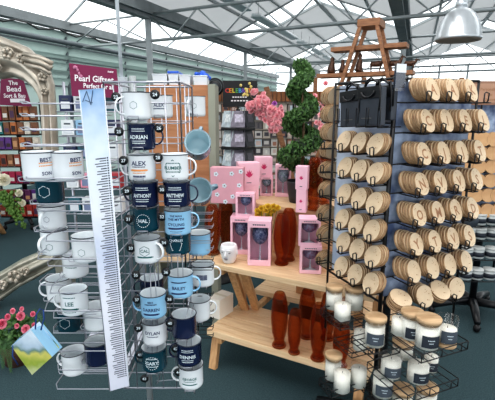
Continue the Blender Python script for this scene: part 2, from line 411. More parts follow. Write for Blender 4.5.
# ---------------------------------------------------------------- black sign and gift bag tower
YS = 4.3
sg = aty(240, 107, YS)
t = thing('black_sign', 'black sign with coloured capital lettering above the gift bag tower', 'sign', sg)
hw = .172; hh = .255
mb = MB(); mb.box((-hw, 0, 0), (hw, .012, hh)); obj('sign_board', mb, M['signblack'], t)
cols = [(206, 60, 60), (226, 140, 50), (220, 200, 70), (90, 170, 90), (70, 150, 200), (120, 90, 190), (210, 90, 160), (226, 140, 50), (90, 170, 90)]
mb = MB()
for i, ch in enumerate('CELEBRATE'):
    add_text(mb, ch, .058, lambda x, y, i=i: (-hw + .045 + i * .032 + x, -.003, .16 + y), mat('sign_ink_%d' % i, cols[i], .5))
obj('coloured_lettering', mb, None, t)
mb = MB()
for xs, z in ((.075, .09), (.09, .055)):
    for k in range(6): mb.box((-xs + k * xs / 3, -.004, z), (-xs + k * xs / 3 + xs * .24, 0, z + .012))
obj('small_lettering', mb, M['signwhite'], t)
mb = MB(); mb.tube([(-.02, .06, -.015), (-.02, .035, .1)], .012); obj('pole', mb, M['black'], t)
tw = thing('gift_bag_tower', 'black revolving tower with sloping pockets for flat gift bags', 'display stand', (sg.x - .02, YS + .06, 0))
tz = [aty(233, y, YS).z for y in (166, 147, 128)]
mb = MB(); mb.tube([(0, 0, 0), (0, 0, sg.z - .02)], .025, n=10); obj('pole', mb, M['black'], tw)
mb = MB(); mb.lathe([(.24, 0), (.24, .02), (.05, .05), (.03, .06)], 24); obj('base', mb, M['black'], tw)
for i in range(3):
    mb = MB(); mb.prism([(.2 * math.cos(a), .2 * math.sin(a)) for a in [math.radians(30 + 60 * k) for k in range(6)]], tz[i] - .02, tz[i]); obj('tier', mb, M['black'], tw)
    for k, (ang, cc, nm) in enumerate(((-48, (176, 196, 214) if i else (196, 206, 212), 'pale blue'), (0, (132, 126, 140), 'grey patterned'), (52, (30, 30, 36), 'black'))):
        T = Matrix.Translation((sg.x - .02, YS + .06, tz[i] + .007)) @ Matrix.Rotation(math.radians(ang), 4, 'Z') @ Matrix.Translation((0, -.155, 0)) @ Matrix.Rotation(math.radians(-14), 4, 'X')
        o = thing('gift_bag', '%s flat gift bag on the %s tier of the black tower' % (nm, ['bottom', 'middle', 'top'][i]), 'gift bag', (0, 0, 0), 0, 'gift bags on the black tower'); o.matrix_world = T
        mb = MB(); mb.box((-.07, -.012, 0), (.07, .012, .165), mat('bag_%s' % nm, cc, .4, var=.25, scale=30)); obj('bag_body', mb, None, o)
        mb = MB(); mb.box((-.03, -.015, .05), (.05, -.013, .13), mat('bag_print_%d' % k, [(226, 236, 240), (196, 190, 206), (70, 66, 74)][k], .4, var=.3, scale=50)); obj('print', mb, None, o)
        mb = MB(); mb.tube([(-.04, 0, .16), (-.03, 0, .2), (.03, 0, .2), (.04, 0, .16)], .003, n=5); obj('handle', mb, M['black'], o)
# diagonal timber prop behind the blossoms
pa = aty(266, 96, 5.0); pb = aty(288, 168, 5.0)
d = pb - pa; foot = pa + d * ((pa.z) / -d.z)
mb = MB(); beam(mb, foot, pa + Vector((0, 0, .1)), .06, .06); o = obj('timber_prop', mb, M['brownwood']); tag(o, 'brown timber prop leaning before the far card rack', 'timber post')
# round black discs up on the far posts
for nm, px, py, Y, rr in (('beside the wooden partition', 215, 87, 3.6, .075), ('behind the pink blossom spray', 294, 92, 5.2, .10)):
    c = aty(px, py, Y); t = thing('round_fan', 'round black fan head on a thin pole ' + nm, 'fan', (c.x, c.y, 0))
    T = Matrix.Translation((0, 0, c.z)) @ Matrix.Rotation(PI / 2, 4, 'X')
    mb = MB(); mb.lathe([(0.001, .035), (rr * .5, .035), (rr * .93, .02), (rr, 0), (rr * .9, -.03), (.001, -.04)], 28, T=T); obj('fan_head', mb, M['blackpl'], t)
    mb = MB(); mb.lathe([(rr * .3, .037), (rr * .34, .041), (rr * .38, .036)], 24, T=T); mb.lathe([(rr * .7, .028), (rr * .74, .034), (rr * .78, .026)], 24, T=T); obj('grille', mb, M['steeldk'], t)
    mb = MB(); mb.tube([(0, .03, 0), (0, .03, c.z)], .012, n=8); obj('pole', mb, M['black'], t)
    mb = MB(); mb.lathe([(.16, 0), (.16, .015), (.02, .03)], 20); obj('base', mb, M['black'], t)
# ---------------------------------------------------------------- orange wood partition with tubs on top
YP = 2.75
a = aty(146, 90, YP); b2 = aty(208, 90, YP); ztop = aty(180, 85, YP).z
t = thing('wooden_partition', 'orange plywood display partition behind the mug stand', 'partition', ((a.x + b2.x) / 2, YP, 0))
w = (b2.x - a.x) / 2
zsh = aty(180, 257, YP).z; zlo = aty(180, 206, YP).z
mb = MB(); mb.box((-w, 0, zlo), (w, .3, ztop)); obj('plywood_panel', mb, M['orangewood'], t)
mb = MB(); mb.box((-w, -.02, zsh - .03), (w, .3, zsh)); obj('pale_shelf', mb, M['pine'], t)
mb = MB(); mb.box((-w, 0, .0), (-w + .04, .3, zlo)); obj('side_post', mb, M['edge'], t)
mb = MB(); mb.box((w, -.01, 0), (w + .045, .32, ztop + .005)); obj('end_post', mb, M['edge'], t)
for i, (px0, px1, h, blue, lab) in enumerate(((152, 167, .065, 0, 'plain white plastic tub, leftmost on top of the wooden partition'), (168, 178, .07, 1, 'white tub with a blue lid, second along the partition top'), (179, 190, .06, 0, 'narrow white tub, third along the partition top'), (193, 207, .055, 2, 'white tub heaped with blue plastic, at the right end of the partition top'))):
    c0 = aty(px0, 82, YP); c1 = aty(px1, 82, YP); hw = (c1.x - c0.x) / 2
    o = thing('storage_tub', lab, 'tub', ((c0.x + c1.x) / 2, YP + .1, ztop), 0, 'tubs on the partition')
    mb = MB(); k = .88
    mb.add([(-hw * k, -.08, 0), (hw * k, -.08, 0), (hw * k, .08, 0), (-hw * k, .08, 0), (-hw, -.09, h), (hw, -.09, h), (hw, .09, h), (-hw, .09, h)], [(3, 2, 1, 0), (0, 1, 5, 4), (1, 2, 6, 5), (2, 3, 7, 6), (3, 0, 4, 7)])
    mb.tube([(-hw, -.09, h), (hw, -.09, h), (hw, .09, h), (-hw, .09, h)], .004, n=5, closed=True)
    obj('tub_body', mb, M['tub'], o)
    if blue == 1:
        mb = MB(); mb.box((-hw - .004, -.094, h), (hw + .004, .094, h + .016), bev=.004); obj('lid', mb, M['bluebag'], o)
    if blue == 2:
        mb = MB(); r3 = random.Random(5)
        for k in range(14): mb.ball((r3.uniform(-hw * .75, hw * .75), r3.uniform(-.06, .06), h + r3.uniform(-.01, .018)), (r3.uniform(.015, .03), .025, r3.uniform(.012, .024)), n=8)
        obj('plastic_wrap', mb, M['bluebag'], o)
# ---------------------------------------------------------------- far shelving with baskets on the right
YF = 6.6
xa = aty(318, 90, YF).x; xb = aty(520, 90, YF).x; zs = [aty(430, y, YF).z for y in (110, 150)]
t = thing('far_shelving', 'long pale wooden shelving far behind the coaster stand', 'shelf unit', ((xa + xb) / 2, YF, 0)); w = (xb - xa) / 2
for z in (.3, zs[1], zs[0]):
    mb = MB(); mb.box((-w, -.25, z - .03), (w, .25, z)); obj('shelf_board', mb, M['pine'], t)
for s in range(5):
    mb = MB(); mb.box((-w + s * w / 2 - .03, .251, 0), (-w + s * w / 2 + .03, .3, zs[0] + .5)); obj('upright', mb, M['brownwood'], t)
rng = random.Random(12)
for r, z in enumerate(zs):
    for k in range(8):
        x = (xa + xb) / 2 - w + (k + .5) * 2 * w / 8; dark = (k + r) % 3 == 1
        hgt = rng.uniform(.2, .3) if r == 0 else .26
        lab = '%s woven basket on the %s far shelf, %s from its left end' % ('dark brown' if dark else 'straw coloured', 'upper' if r == 0 else 'lower', ORD[k])
        o = thing('wicker_basket', lab, 'basket', (x, YF - .04, z + .002), 0, 'baskets on the far shelving')
        R0 = min(.2, w / 8 * .85); bm_ = mat('straw' if not dark else 'darkwicker', (214, 184, 146) if not dark else (96, 74, 60), .8, var=.25, scale=40)
        mb = MB(); mb.lathe([(.001, .004), (R0 * .75, 0), (R0 * .95, hgt * .5), (R0, hgt), (R0 * .94, hgt), (R0 * .88, hgt * .5), (.001, .02)], 20); obj('basket_body', mb, bm_, o)
        mb = MB(); mb.tube([(R0 * .97 * math.cos(q * PI / 8), R0 * .97 * math.sin(q * PI / 8), hgt) for q in range(16)], .012, n=6, closed=True); obj('rim', mb, bm_, o)
# ---------------------------------------------------------------- leaves and petals
def leaves(mb, centre, rad, n, size, rng, m=None, shell=.55):
    for _ in range(n):
        d = Vector((rng.gauss(0, 1), rng.gauss(0, 1), rng.gauss(0, 1))).normalized() * (shell + (1 - shell) * rng.random())
        p = Vector(centre) + Vector((d.x * rad[0], d.y * rad[1], d.z * rad[2]))
        q = Euler((rng.uniform(0, 6.3), rng.uniform(0, 6.3), rng.uniform(0, 6.3))).to_matrix()
        s = size * rng.uniform(.7, 1.3)
        mb.add([p + q @ Vector(v) * s for v in ((-1, 0, 0), (0, -.5, .15), (1, 0, 0), (0, .5, .15))], [(0, 1, 2, 3)], m)
def bloom(mb, c, r, face, rng, m=None, layers=4):
    """a cupped double flower: petals in rings opening toward face"""
    f = Vector(face).normalized(); q = f.to_track_quat('Z', 'Y').to_matrix().to_4x4(); T = Matrix.Translation(Vector(c)) @ q
    for L in range(layers):
        k = 3 + L * 2; rr = r * (.3 + .7 * (L + 1) / layers); tilt = .25 + 1.0 * L / layers
        for i in range(k):
            a = 2 * PI * (i + .5 * (L % 2)) / k + rng.uniform(-.1, .1); w = rr * 1.1 * math.sin(PI / k) + rr * .12
            vs = []
            for u in (0, .5, 1):
                rad = rr * (math.sin(tilt) * u + .08); z = r * .9 * math.cos(tilt) * u - r * .2 * L / layers - (.25 * r * tilt if u == 1 else 0)
                for v in (-1, 0, 1):
                    ww = w * (.4 + .6 * math.sin(PI * (.15 + .6 * u)))
                    vs.append((rad * math.cos(a) - v * ww * math.sin(a), rad * math.sin(a) + v * ww * math.cos(a), z + abs(v) * rr * .12))
            mb.add(vs, [(0, 1, 4, 3), (1, 2, 5, 4), (3, 4, 7, 6), (4, 5, 8, 7)], m, True, T)
    mb.ball((0, 0, r * .18), r * .22, m, 8, T)
# ---------------------------------------------------------------- ornate mirror frame
YM = 3.0
ctr = aty(-40, 200, YM); base_z = 0
ST = [((-40, 20), (-40, 74)), ((-20, 29), (-20, 76)), ((0, 36), (0, 79)), ((15, 42), (14, 77)), ((27, 47), (26, 82)), ((37, 56), (35, 90)), ((47, 65), (39, 97)), ((53, 84), (41, 103)), ((55, 110), (42, 112)), ((57, 150), (44, 150)), ((61, 200), (50, 200)), ((65, 236), (55, 234)), ((68, 254), (58, 243)), ((58, 266), (52, 247)), ((42, 275), (41, 251)), ((20, 287), (20, 260)), ((0, 302), (0, 272)), ((-20, 312), (-20, 281)), ((-40, 317), (-40, 286))]
frame = thing('mirror_frame', 'tall ornate champagne silver frame with an arched crest and carved scrolls', 'mirror frame', (ctr.x, YM, 0))
prof = [(0, 0), (.04, .045), (.14, .06), (.2, .03), (.3, .03), (.42, .075), (.55, .085), (.66, .05), (.74, .03), (.82, .045), (.92, .035), (1, 0)]
def strip(sel, m, name):
    mb = MB()
    for sgn in (1, -1):
        vs = []; n = len(prof); S = []
        for i in range(len(sel) - 1):
            for f in (0, .34, .67):
                (o0, i0), (o1, i1) = sel[i], sel[i + 1]
                S.append(((o0[0] + (o1[0] - o0[0]) * f, o0[1] + (o1[1] - o0[1]) * f), (i0[0] + (i1[0] - i0[0]) * f, i0[1] + (i1[1] - i0[1]) * f)))
        S.append(sel[-1])
        for (o, i) in S:
            po = aty(o[0], o[1], YM); pi = aty(i[0], i[1], YM)
            for (t, h) in prof:
                p = po.lerp(pi, t); vs.append(((p.x - ctr.x) * sgn, -h, max(p.z, .002)))
            for p in (pi, po): vs.append(((p.x - ctr.x) * sgn, .03, max(p.z, .002)))
        n += 2; fs = []
        for k in range(len(S) - 1):
            for j in range(n): fs.append((k * n + j, k * n + (j + 1) % n, (k + 1) * n + (j + 1) % n, (k + 1) * n + j))
        mb.add(vs, fs, m, True)
        obj(name, mb, m, frame); mb = MB()
strip(ST[:8], M['champagne'], 'crest'); strip(ST[7:12], M['champagne'], 'stile'); strip(ST[11:], M['silverdk'], 'bottom_rail')
def frp(px, py): p = aty(px, py, YM); return (p.x - ctr.x, p.z)
mb = MB()                                                        # shoulder cornice
for sgn in (1, -1):
    a = frp(38, 57); b_ = frp(59, 65)
    for k, (dz, r) in enumerate(((0, .016), (-.03, .02), (-.065, .014))):
        mb.tube([(sgn * (a[0] - .05), -.09, a[1] + .01 + dz), (sgn * (a[0] + .06), -.1, (a[1] + b_[1]) / 2 + .012 + dz), (sgn * (b_[0] - .01 * k), -.1, b_[1] + dz)], r, n=8)
    obj('shoulder_cornice', mb, M['champagne'], frame); mb = MB()
                                                        # acanthus scrolls on crest and rail
for sgn in (1, -1):
    for (px, py, s) in ((2, 70, .05), (14, 55, .045), (27, 60, .035), (48, 78, .035), (50, 92, .03), (20, 273, .06), (30, 268, .04), (8, 281, .045)):
        x, z = frp(px, py)
        for k in range(5):
            an = -PI * .75 + k * PI / 2.6
            mb.ball((sgn * (x + s * .55 * math.cos(an)), -.08, z + s * .55 * math.sin(an)), (s * .34, .022, s * .42), n=8)
        mb.tube([(sgn * (x + s * (1 - q / 14) * math.cos(q * .75)), -.085, z + s * (1 - q / 14) * math.sin(q * .75)) for q in range(13)], .006, n=5)
        obj('carved_scroll', mb, M['champagne'], frame); mb = MB()
for s in (-1, 1):
    mb = MB(); x = .72 * s; mb.prism([(x - .05, -.05), (x + .05, -.05), (x + .05, .05), (x - .05, .05)], 0, .42); obj('foot', mb, M['silverdk'], frame)
# ---------------------------------------------------------------- rack of boxed sachets behind the frame
YK = 5.3
kc = aty(22, 200, YK)
t = thing('sachet_spinner', 'black wheeled spinner rack of small coloured packs seen through the frame', 'display stand', (kc.x, YK + .1, 0))
kz = [aty(20, y, YK).z for y in (120, 134, 149, 166, 183, 201, 216)]
mb = MB(); mb.tube([(0, 0, .1), (0, 0, kz[0] + .3)], .03, n=10); obj('pole', mb, M['black'], t)
mb = MB()
for k in range(5):
    a = 2 * PI * k / 5 + .3; mb.tube([(0, 0, .13), (.3 * math.cos(a), .3 * math.sin(a), .085)], [.03, .022], n=6)
obj('star_base', mb, M['blackpl'], t)
for k in range(5):
    a = 2 * PI * k / 5 + .3; mb = MB(); mb.ball((.3 * math.cos(a), .3 * math.sin(a), .035), (.03, .03, .035), n=10); obj('caster', mb, M['black'], t)
mb = MB(); hw = .30
for z in kz:
    for y in (-.1, .1): mb.tube([(-hw, y, z - .012), (hw, y, z - .012)], .008, n=5)
    for x in (-hw, 0, hw): mb.tube([(x, -.1, z - .012), (x, .1, z - .012)], .006, n=5)
for x in (-hw, hw): mb.tube([(x, 0, kz[-1] - .02), (x, 0, kz[0] + .22)], .01, n=6)
obj('wire_shelf', mb, M['black'], t)
pal = {'brown': (128, 84, 58), 'amber': (188, 112, 62), 'teal': (40, 116, 116), 'purple': (96, 52, 128), 'crimson': (168, 40, 76), 'rust': (142, 66, 48), 'plum': (104, 48, 92), 'cream': (216, 204, 190), 'red': (176, 56, 48)}
rows = [['plum', 'crimson', 'brown', 'brown', 'amber', 'amber', 'brown'], ['teal', 'teal', 'brown', 'amber', 'brown', 'cream', 'brown'], ['purple', 'purple', 'purple', 'brown', 'amber', 'brown', 'cream'], ['amber', 'rust', 'brown', 'rust', 'amber', 'cream', 'brown'], ['cream', 'crimson', 'crimson', 'crimson', 'plum', 'brown', 'brown'], ['brown', 'rust', 'brown', 'plum', 'plum', 'purple', 'brown'], ['rust', 'rust', 'brown', 'red', 'red', 'red', 'red']]
for r, row in enumerate(rows):
    for k, cn in enumerate(row):
        h = .15 if r else .17
        o = thing('gift_pack', '%s pack, %s from the left in the %s row of the wheeled spinner' % (cn, ORD[k], ORD[r]), 'packet', (kc.x - hw + .043 + k * .0857, YK + .02, kz[r] - .004), 0, 'packs on the wheeled spinner')
        w = .036
        mb = MB(); mb.box((-w, -.03, 0), (w, .03, h), bev=.006); obj('pack_box', mb, mat('pack_' + cn, pal[cn], .5, var=.25, scale=30), o)
        mb = MB(); mb.box((-w * .7, -.033, h * .2), (w * .7, -.0305, h * (.5 + .2 * (k % 2)))); obj('pack_label', mb, mat('pack_lab_%d' % ((k + r) % 4), [(60, 40, 40), (200, 150, 110), (226, 220, 214), (90, 60, 90)][(k + r) % 4], .6), o)
sp = aty(19, 105, YK)
t = thing('magenta_sign', 'magenta sign with white script on top of the wheeled spinner', 'sign', (sp.x, YK - .075, sp.z), 0)
mb = MB(); mb.add([(-.2, 0, 0), (.19, 0, -.02), (.12, 0, .3), (-.14, 0, .32), (-.2, .012, 0), (.19, .012, -.02), (.12, .012, .3), (-.14, .012, .32)], [(0, 1, 2, 3), (7, 6, 5, 4), (0, 4, 5, 1), (1, 5, 6, 2), (2, 6, 7, 3), (3, 7, 4, 0)])
obj('sign_board', mb, M['magenta'], t)
mb = MB()
for s, z, sz in (('The', .26, .07), ('Bead', .19, .09), ('Sort & Bau', .11, .07)): add_text(mb, s, sz, lambda x, y: (x, -.003, z + y), width=.26)
mb.box((-.06, -.003, .03), (.12, 0, .075)); obj('lettering', mb, M['signwhite'], t)
mb = MB(); mb.tube([(0, .02, -.12), (0, .02, .1)], .012); obj('sign_post', mb, M['black'], t)
# ---------------------------------------------------------------- stool and flower arrangement at the left edge
YL = 4.85
c = aty(-6, 214, YL); ftz = aty(6, 244, YL)
FS = YL / 2.35
t = thing('wooden_stool', 'pale wooden stool with splayed legs holding the pot of white roses', 'stool', (c.x - .16, YL, 0))
mb = MB(); mb.lathe([(.001, c.z - .03), (.2, c.z - .03), (.21, c.z - .015), (.2, c.z), (.001, c.z)], 28); obj('seat', mb, M['pine'], t)
for k in range(4):
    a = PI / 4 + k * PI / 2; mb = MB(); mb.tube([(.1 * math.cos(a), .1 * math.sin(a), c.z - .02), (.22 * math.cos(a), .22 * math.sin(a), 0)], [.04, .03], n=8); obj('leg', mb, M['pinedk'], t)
base = (c.x - .16, YL, c.z + .003)
t = thing('rose_and_amaranthus_arrangement', 'white roses with trailing green amaranthus in a pot on the stool', 'flower arrangement', base)
rng = random.Random(4)
mb = MB(); mb.lathe([(.001, 0), (.11, 0), (.15, .19), (.14, .19), (.1, .02), (.001, .02)], 24); obj('vase', mb, M['pot'], t)
mb = MB()
for dx, dz, r in ((0, .3, .18), (.12, .26, .13), (-.16, .26, .17)): leaves(mb, (dx, -.02, dz), (r, r, r * .8), 160, .04, rng)
obj('foliage', mb, M['leaf'], t)
for px, py in ((4, 180), (19, 193), (22, 203), (-8, 184)):
    p = aty(px, py, YL - .2) - Vector(base); mb = MB(); bloom(mb, p, .075 if px < 15 else .045, (.3, -1, .3), rng); obj('rose', mb, M['cream'], t)
mb = MB()
for sx, ln in ((8, 214), (13, 222), (20, 228), (4, 205)):
    a = aty(sx - 3, 192, YL - .2) - Vector(base); b_ = aty(sx + 3, ln, YL - .24) - Vector(base)
    for k in range(40):
        p = a.lerp(b_, k / 39); mb.ball(p + Vector((rng.uniform(-1, 1), rng.uniform(-1, 1), rng.uniform(-1, 1))) * .028, .02, n=6)
obj('trailing_amaranthus', mb, M['leaf2'], t)
# ---------------------------------------------------------------- pot of pink roses and fern on the floor
YR = 2.3
pb = aty(16, 345, YR)
t = thing('potted_pink_roses', 'brown pot of pink roses and fern standing on the carpet', 'potted plant', (pb.x, YR, 0))
top = pb.z + .03
mb = MB(); mb.lathe([(.001, 0), (.07, 0), (.082, top * .5), (.1, top), (.09, top), (.07, top * .5), (.001, .02)], 28); obj('pot', mb, M['brownpot'], t)
mb = MB(); leaves(mb, (0, 0, top + .06), (.16, .13, .085), 420, .022, rng); obj('foliage', mb, M['leaf'], t)
for px, py, r in ((21, 316, .027), (26, 329, .026), (2, 324, .03), (8, 317, .02), (33, 314, .016), (-6, 316, .028), (13, 311, .018), (17, 326, .016), (34, 325, .015), (22, 309, .014)):
    p = aty(px, py, YR - .13) - Vector((pb.x, YR, 0)); mb = MB(); bloom(mb, p, r, (rng.uniform(-.3, .3), -1, .5), rng); obj('rose', mb, M['rose'], t)
mb = MB()
def frond(mb, a, b, droop, n, w):
    a = Vector(a); b = Vector(b); side = (b - a).cross(Vector((0, 1, 0))).normalized()
    for i in range(n):
        f = i / n; p = a.lerp(b, f) + Vector((0, 0, droop * math.sin(PI * f))); q = a.lerp(b, f + 1 / n) + Vector((0, 0, droop * math.sin(PI * (f + 1 / n))))
        ww = w * (1 - f) ** .7 + .004
        for s in (-1, 1):
            tip = p + side * s * ww + (q - p) * 1.6
            mb.add([p, p.lerp(tip, .5) + (q - p) * .5, tip, p.lerp(tip, .5) - (q - p) * .3], [(0, 1, 2, 3)])
        mb.tube([p, q], .0015, n=4)
o0 = Vector((pb.x, YR, 0))
for (x1, y1, x2, y2, dr) in ((6, 338, 11, 372, .03), (2, 338, 3, 368, .03), (12, 340, -8, 366, .04), (28, 322, 42, 346, .04), (30, 318, 46, 326, .05)):
    frond(mb, aty(x1, y1, YR - .1) - o0, aty(x2, y2, YR - .16) - o0, dr, 16, .035)
    obj('fern_frond', mb, M['fern'], t); mb = MB()
# ---------------------------------------------------------------- magenta giftset sign and boxed giftset rack
YG = 2.3
c = [aty(x, y, YG) for x, y in ((72, 96), (119, 98), (116, 69), (69, 63))]
o0 = (c[0] + c[1]) / 2
rk = thing('giftset_rack', 'silver wire rack of boxed giftsets behind the clear ruler', 'display stand', (o0.x - .03, YG + .1, 0))
xl, xr = aty(57, 150, YG).x - o0.x + .03, aty(116, 150, YG).x - o0.x + .03
gz = [aty(80, y, YG).z for y in (111, 136, 160, 190, 215)]
mb = MB()
for x in (xl, xr): mb.tube([(x, .06, 0), (x, .06, gz[0] + .16)], .008, n=6)
for z in gz:
    for y in (-.06, .06): mb.tube([(xl, y, z - .004), (xr, y, z - .004)], .004, n=5)
    for k in range(9): x = xl + (xr - xl) * k / 8; mb.tube([(x, -.06, z - .004), (x, .06, z - .004)], .003, n=5)
obj('wire_shelves', mb, M['chrome'], rk)
mb = MB()
for x in (xl, xr): mb.box((x - .02, -.18, 0), (x + .02, .22, .025))
obj('foot', mb, M['chrome'], rk)
t = thing('giftset_sign', 'magenta sign reading pearl giftset above the wire rack behind the ruler', 'sign', (o0.x, YG, o0.z))
vs = [p - o0 for p in c]; mb = MB(); mb.add(vs + [v + Vector((0, .012, 0)) for v in vs], [(0, 1, 2, 3), (7, 6, 5, 4), (0, 4, 5, 1), (1, 5, 6, 2), (2, 6, 7, 3), (3, 7, 4, 0)]); obj('sign_board', mb, M['magenta'], t)
mb = MB(); ta = math.atan2(c[1].z - c[0].z, c[1].x - c[0].x) * 1.4
R2 = lambda x, y, cx, cz: (cx + x * math.cos(ta) - y * math.sin(ta), -.003, cz + x * math.sin(ta) + y * math.cos(ta))
add_text(mb, 'Pearl Giftset', .044, lambda x, y: R2(x, y, .0, .093), width=.205); add_text(mb, 'Perfect for all', .034, lambda x, y: R2(x, y, .022, .055), width=.16); add_text(mb, 'new', .018, lambda x, y: R2(x, y, .09, .13))
obj('lettering', mb, M['signwhite'], t)
mb = MB()
for k in range(7): a = k * .9; mb.ball((-.1 + .006 * k, -.003, .15 + .012 * math.sin(a) - .006 * k), (.007, .003, .009), n=6)
obj('flower_motif', mb, mat('sign_motif', (190, 120, 150), .5), t)
mb = MB(); mb.tube([(0, .02, gz[0] - o0.z), (0, .02, .08)], .006); obj('sign_post', mb, M['chrome'], t)
gp = {'navy': (34, 44, 84), 'white': (226, 230, 232), 'sky blue': (150, 190, 220), 'teal': (40, 96, 110), 'pink': (226, 150, 170), 'red': (170, 50, 60)}
gr = [['navy', 'white', 'navy', 'teal'], ['white', 'sky blue', 'white', 'navy'], ['navy', 'teal', 'red', 'white'], ['white', 'pink', 'white', 'red'], ['teal', 'white', 'navy', 'white']]
for r, row in enumerate(gr):
    for k, cn in enumerate(row):
        o = thing('giftset_box', '%s giftset box, %s from left on the %s shelf of the wire rack' % (cn, ORD[k], ORD[r]), 'box', (o0.x - .03 + xl + (xr - xl) * (k + .5) / 4, YG + .1, gz[r] - .0005), 0, 'giftset boxes on the wire rack')
        w = (xr - xl) / 8 * .86; h = .085
        mb = MB(); mb.box((-w, -.035, 0), (w, .035, h), bev=.004); obj('box_body', mb, mat('gs_' + cn, gp[cn], .45, var=.06, scale=20), o)
        mb = MB(); mb.box((-w * .7, -.0375, h * .15), (w * .7, -.0355, h * .6), mat('gs_label_%d' % (k % 3), [(210, 214, 220), (120, 130, 160), (60, 66, 90)][k % 3], .5)); mb.box((-w * .5, -.0375, h * .7), (w * .5, -.0355, h * .8), M['labelgrey']); obj('box_label', mb, None, o)
# ---------------------------------------------------------------- mugs
MR, MH = .043, .08
CACHE = {}
def mug_body(c, inner):
    k = ('body', c, inner)
    if k not in CACHE:
        mb = MB(); r = MR
        pr = [(.001, 0), (r - .005, 0), (r - .001, .004), (r, .012), (r, MH - .004), (r + .0015, MH), (r - .001, MH + .001), (r - .003, MH - .003), (r - .003, .012), (r - .007, .005), (.001, .005)]
        mb.lathe(pr, 32, ms=[M[c]] * 6 + [M[inner]] * 4); CACHE[k] = mb.mesh('mug_body')
    return CACHE[k]
def mug_rim(c):
    k = ('rim', c)
    if k not in CACHE:
        mb = MB(); mb.tube([(MR * 1.02 * math.cos(a * PI / 16), MR * 1.02 * math.sin(a * PI / 16), MH) for a in range(32)], .0016, n=6, closed=True); CACHE[k] = mb.mesh('rim', M[c])
    return CACHE[k]
def mug_handle(c):
    k = ('handle', c)
    if k not in CACHE:
        mb = MB(); pts = []
        for i in range(13):
            a = PI / 2 - PI * i / 12; pts.append((MR - .003 + .027 * max(0, math.cos(a)) ** .8, 0, MH * .5 + .026 * math.sin(a)))
        n = 8; vs = []; fs = []
        for i, p in enumerate(pts):
            p = Vector(p); q = Vector(pts[min(i + 1, 12)]) - Vector(pts[max(i - 1, 0)]); q.normalize(); nn = Vector((q.z, 0, -q.x))
            for j in range(n): an = 2 * PI * j / n; vs.append(p + nn * .0028 * math.cos(an) + Vector((0, .006, 0)) * math.sin(an))
        for i in range(12):
            for j in range(n): fs.append((i * n + j, i * n + (j + 1) % n, (i + 1) * n + (j + 1) % n, (i + 1) * n + j))
        mb.add(vs, fs, M[c], True); CACHE[k] = mb.mesh('handle')
    return CACHE[k]
def wrap(x, z, ang=-PI / 2, off=.0007):
    a = ang + x / MR; return ((MR + off) * math.cos(a), (MR + off) * math.sin(a), z)
def mug_print(lines, ang=-PI / 2):
    """lines: (text or shape, height, z, ink). shapes: '-n' a rule, 'b' a banner, 'hex' an outline, 'wreath'"""
    mb = MB()
    def rect(x0, x1, z0, z1, m, n=8):
        for i in range(n):
            a = x0 + (x1 - x0) * i / n; b = x0 + (x1 - x0) * (i + 1) / n
            mb.add([wrap(a, z0, ang), wrap(b, z0, ang), wrap(b, z1, ang), wrap(a, z1, ang)], [(0, 1, 2, 3)], m)
    for tx, h, z, ink in lines:
        m = M[ink]
        if tx == '-': rect(-.021, .021, z, z + h, m)
        elif tx == 'b': rect(-.024, .024, z, z + h, m); rect(-.028, -.024, z + h * .2, z + h * .8, m, 1); rect(.024, .028, z + h * .2, z + h * .8, m, 1)
        elif tx == 'fine':
            for i in range(9): rect(-.02 + i * .0045, -.02 + i * .0045 + .0034, z, z + h, m, 1)
        elif tx in ('hex', 'wreath', 'shield'):
            k = {'hex': 6, 'wreath': 20, 'shield': 5}[tx]; R = h
            for i in range(k):
                a0 = 2 * PI * i / k + PI / 2; a1 = 2 * PI * (i + 1) / k + PI / 2 - (.14 if k > 8 else 0)
                P = [(R * math.cos(a0) * rr, R * math.sin(a0) * rr) for rr in (1, .9)] + [(R * math.cos(a1) * rr, R * math.sin(a1) * rr) for rr in (.9, 1)]
                mb.add([wrap(x, z + y, ang) for x, y in P], [(0, 1, 2, 3)], m)
        else: add_text(mb, tx, h, lambda x, y: wrap(x, z + y, ang), m, width=.058)
    return mb
def make_mug(loc, c, handle, lines, label, group=None, inner='inner', R=None, pang=-PI / 2, rim='rim'):
    o = thing('enamel_mug', label, 'mug', loc, 0, group)
    if R is not None: o.matrix_world = Matrix.Translation(loc) @ R
    link('mug_body', mug_body(c, inner), o); link('rim', mug_rim(rim), o)
    if handle is not None:
        h = link('handle', mug_handle(c), o); h.rotation_euler = (0, 0, math.radians(handle))
    if lines: obj('print', mug_print(lines, pang), None, o)
    return o
YF_ = 1.40                                     # front grid plane of the mug spinner
def badge(name, ink, top=True, sub=True, mark='fine'):
    L = [(name, .0165, .040, ink)]
    if top: L += [('fine', .003, .063, ink), ('-', .0018, .057, ink)]
    if sub: L += [('-', .0018, .027, ink), ('fine', .003, .020, ink)]
    return L
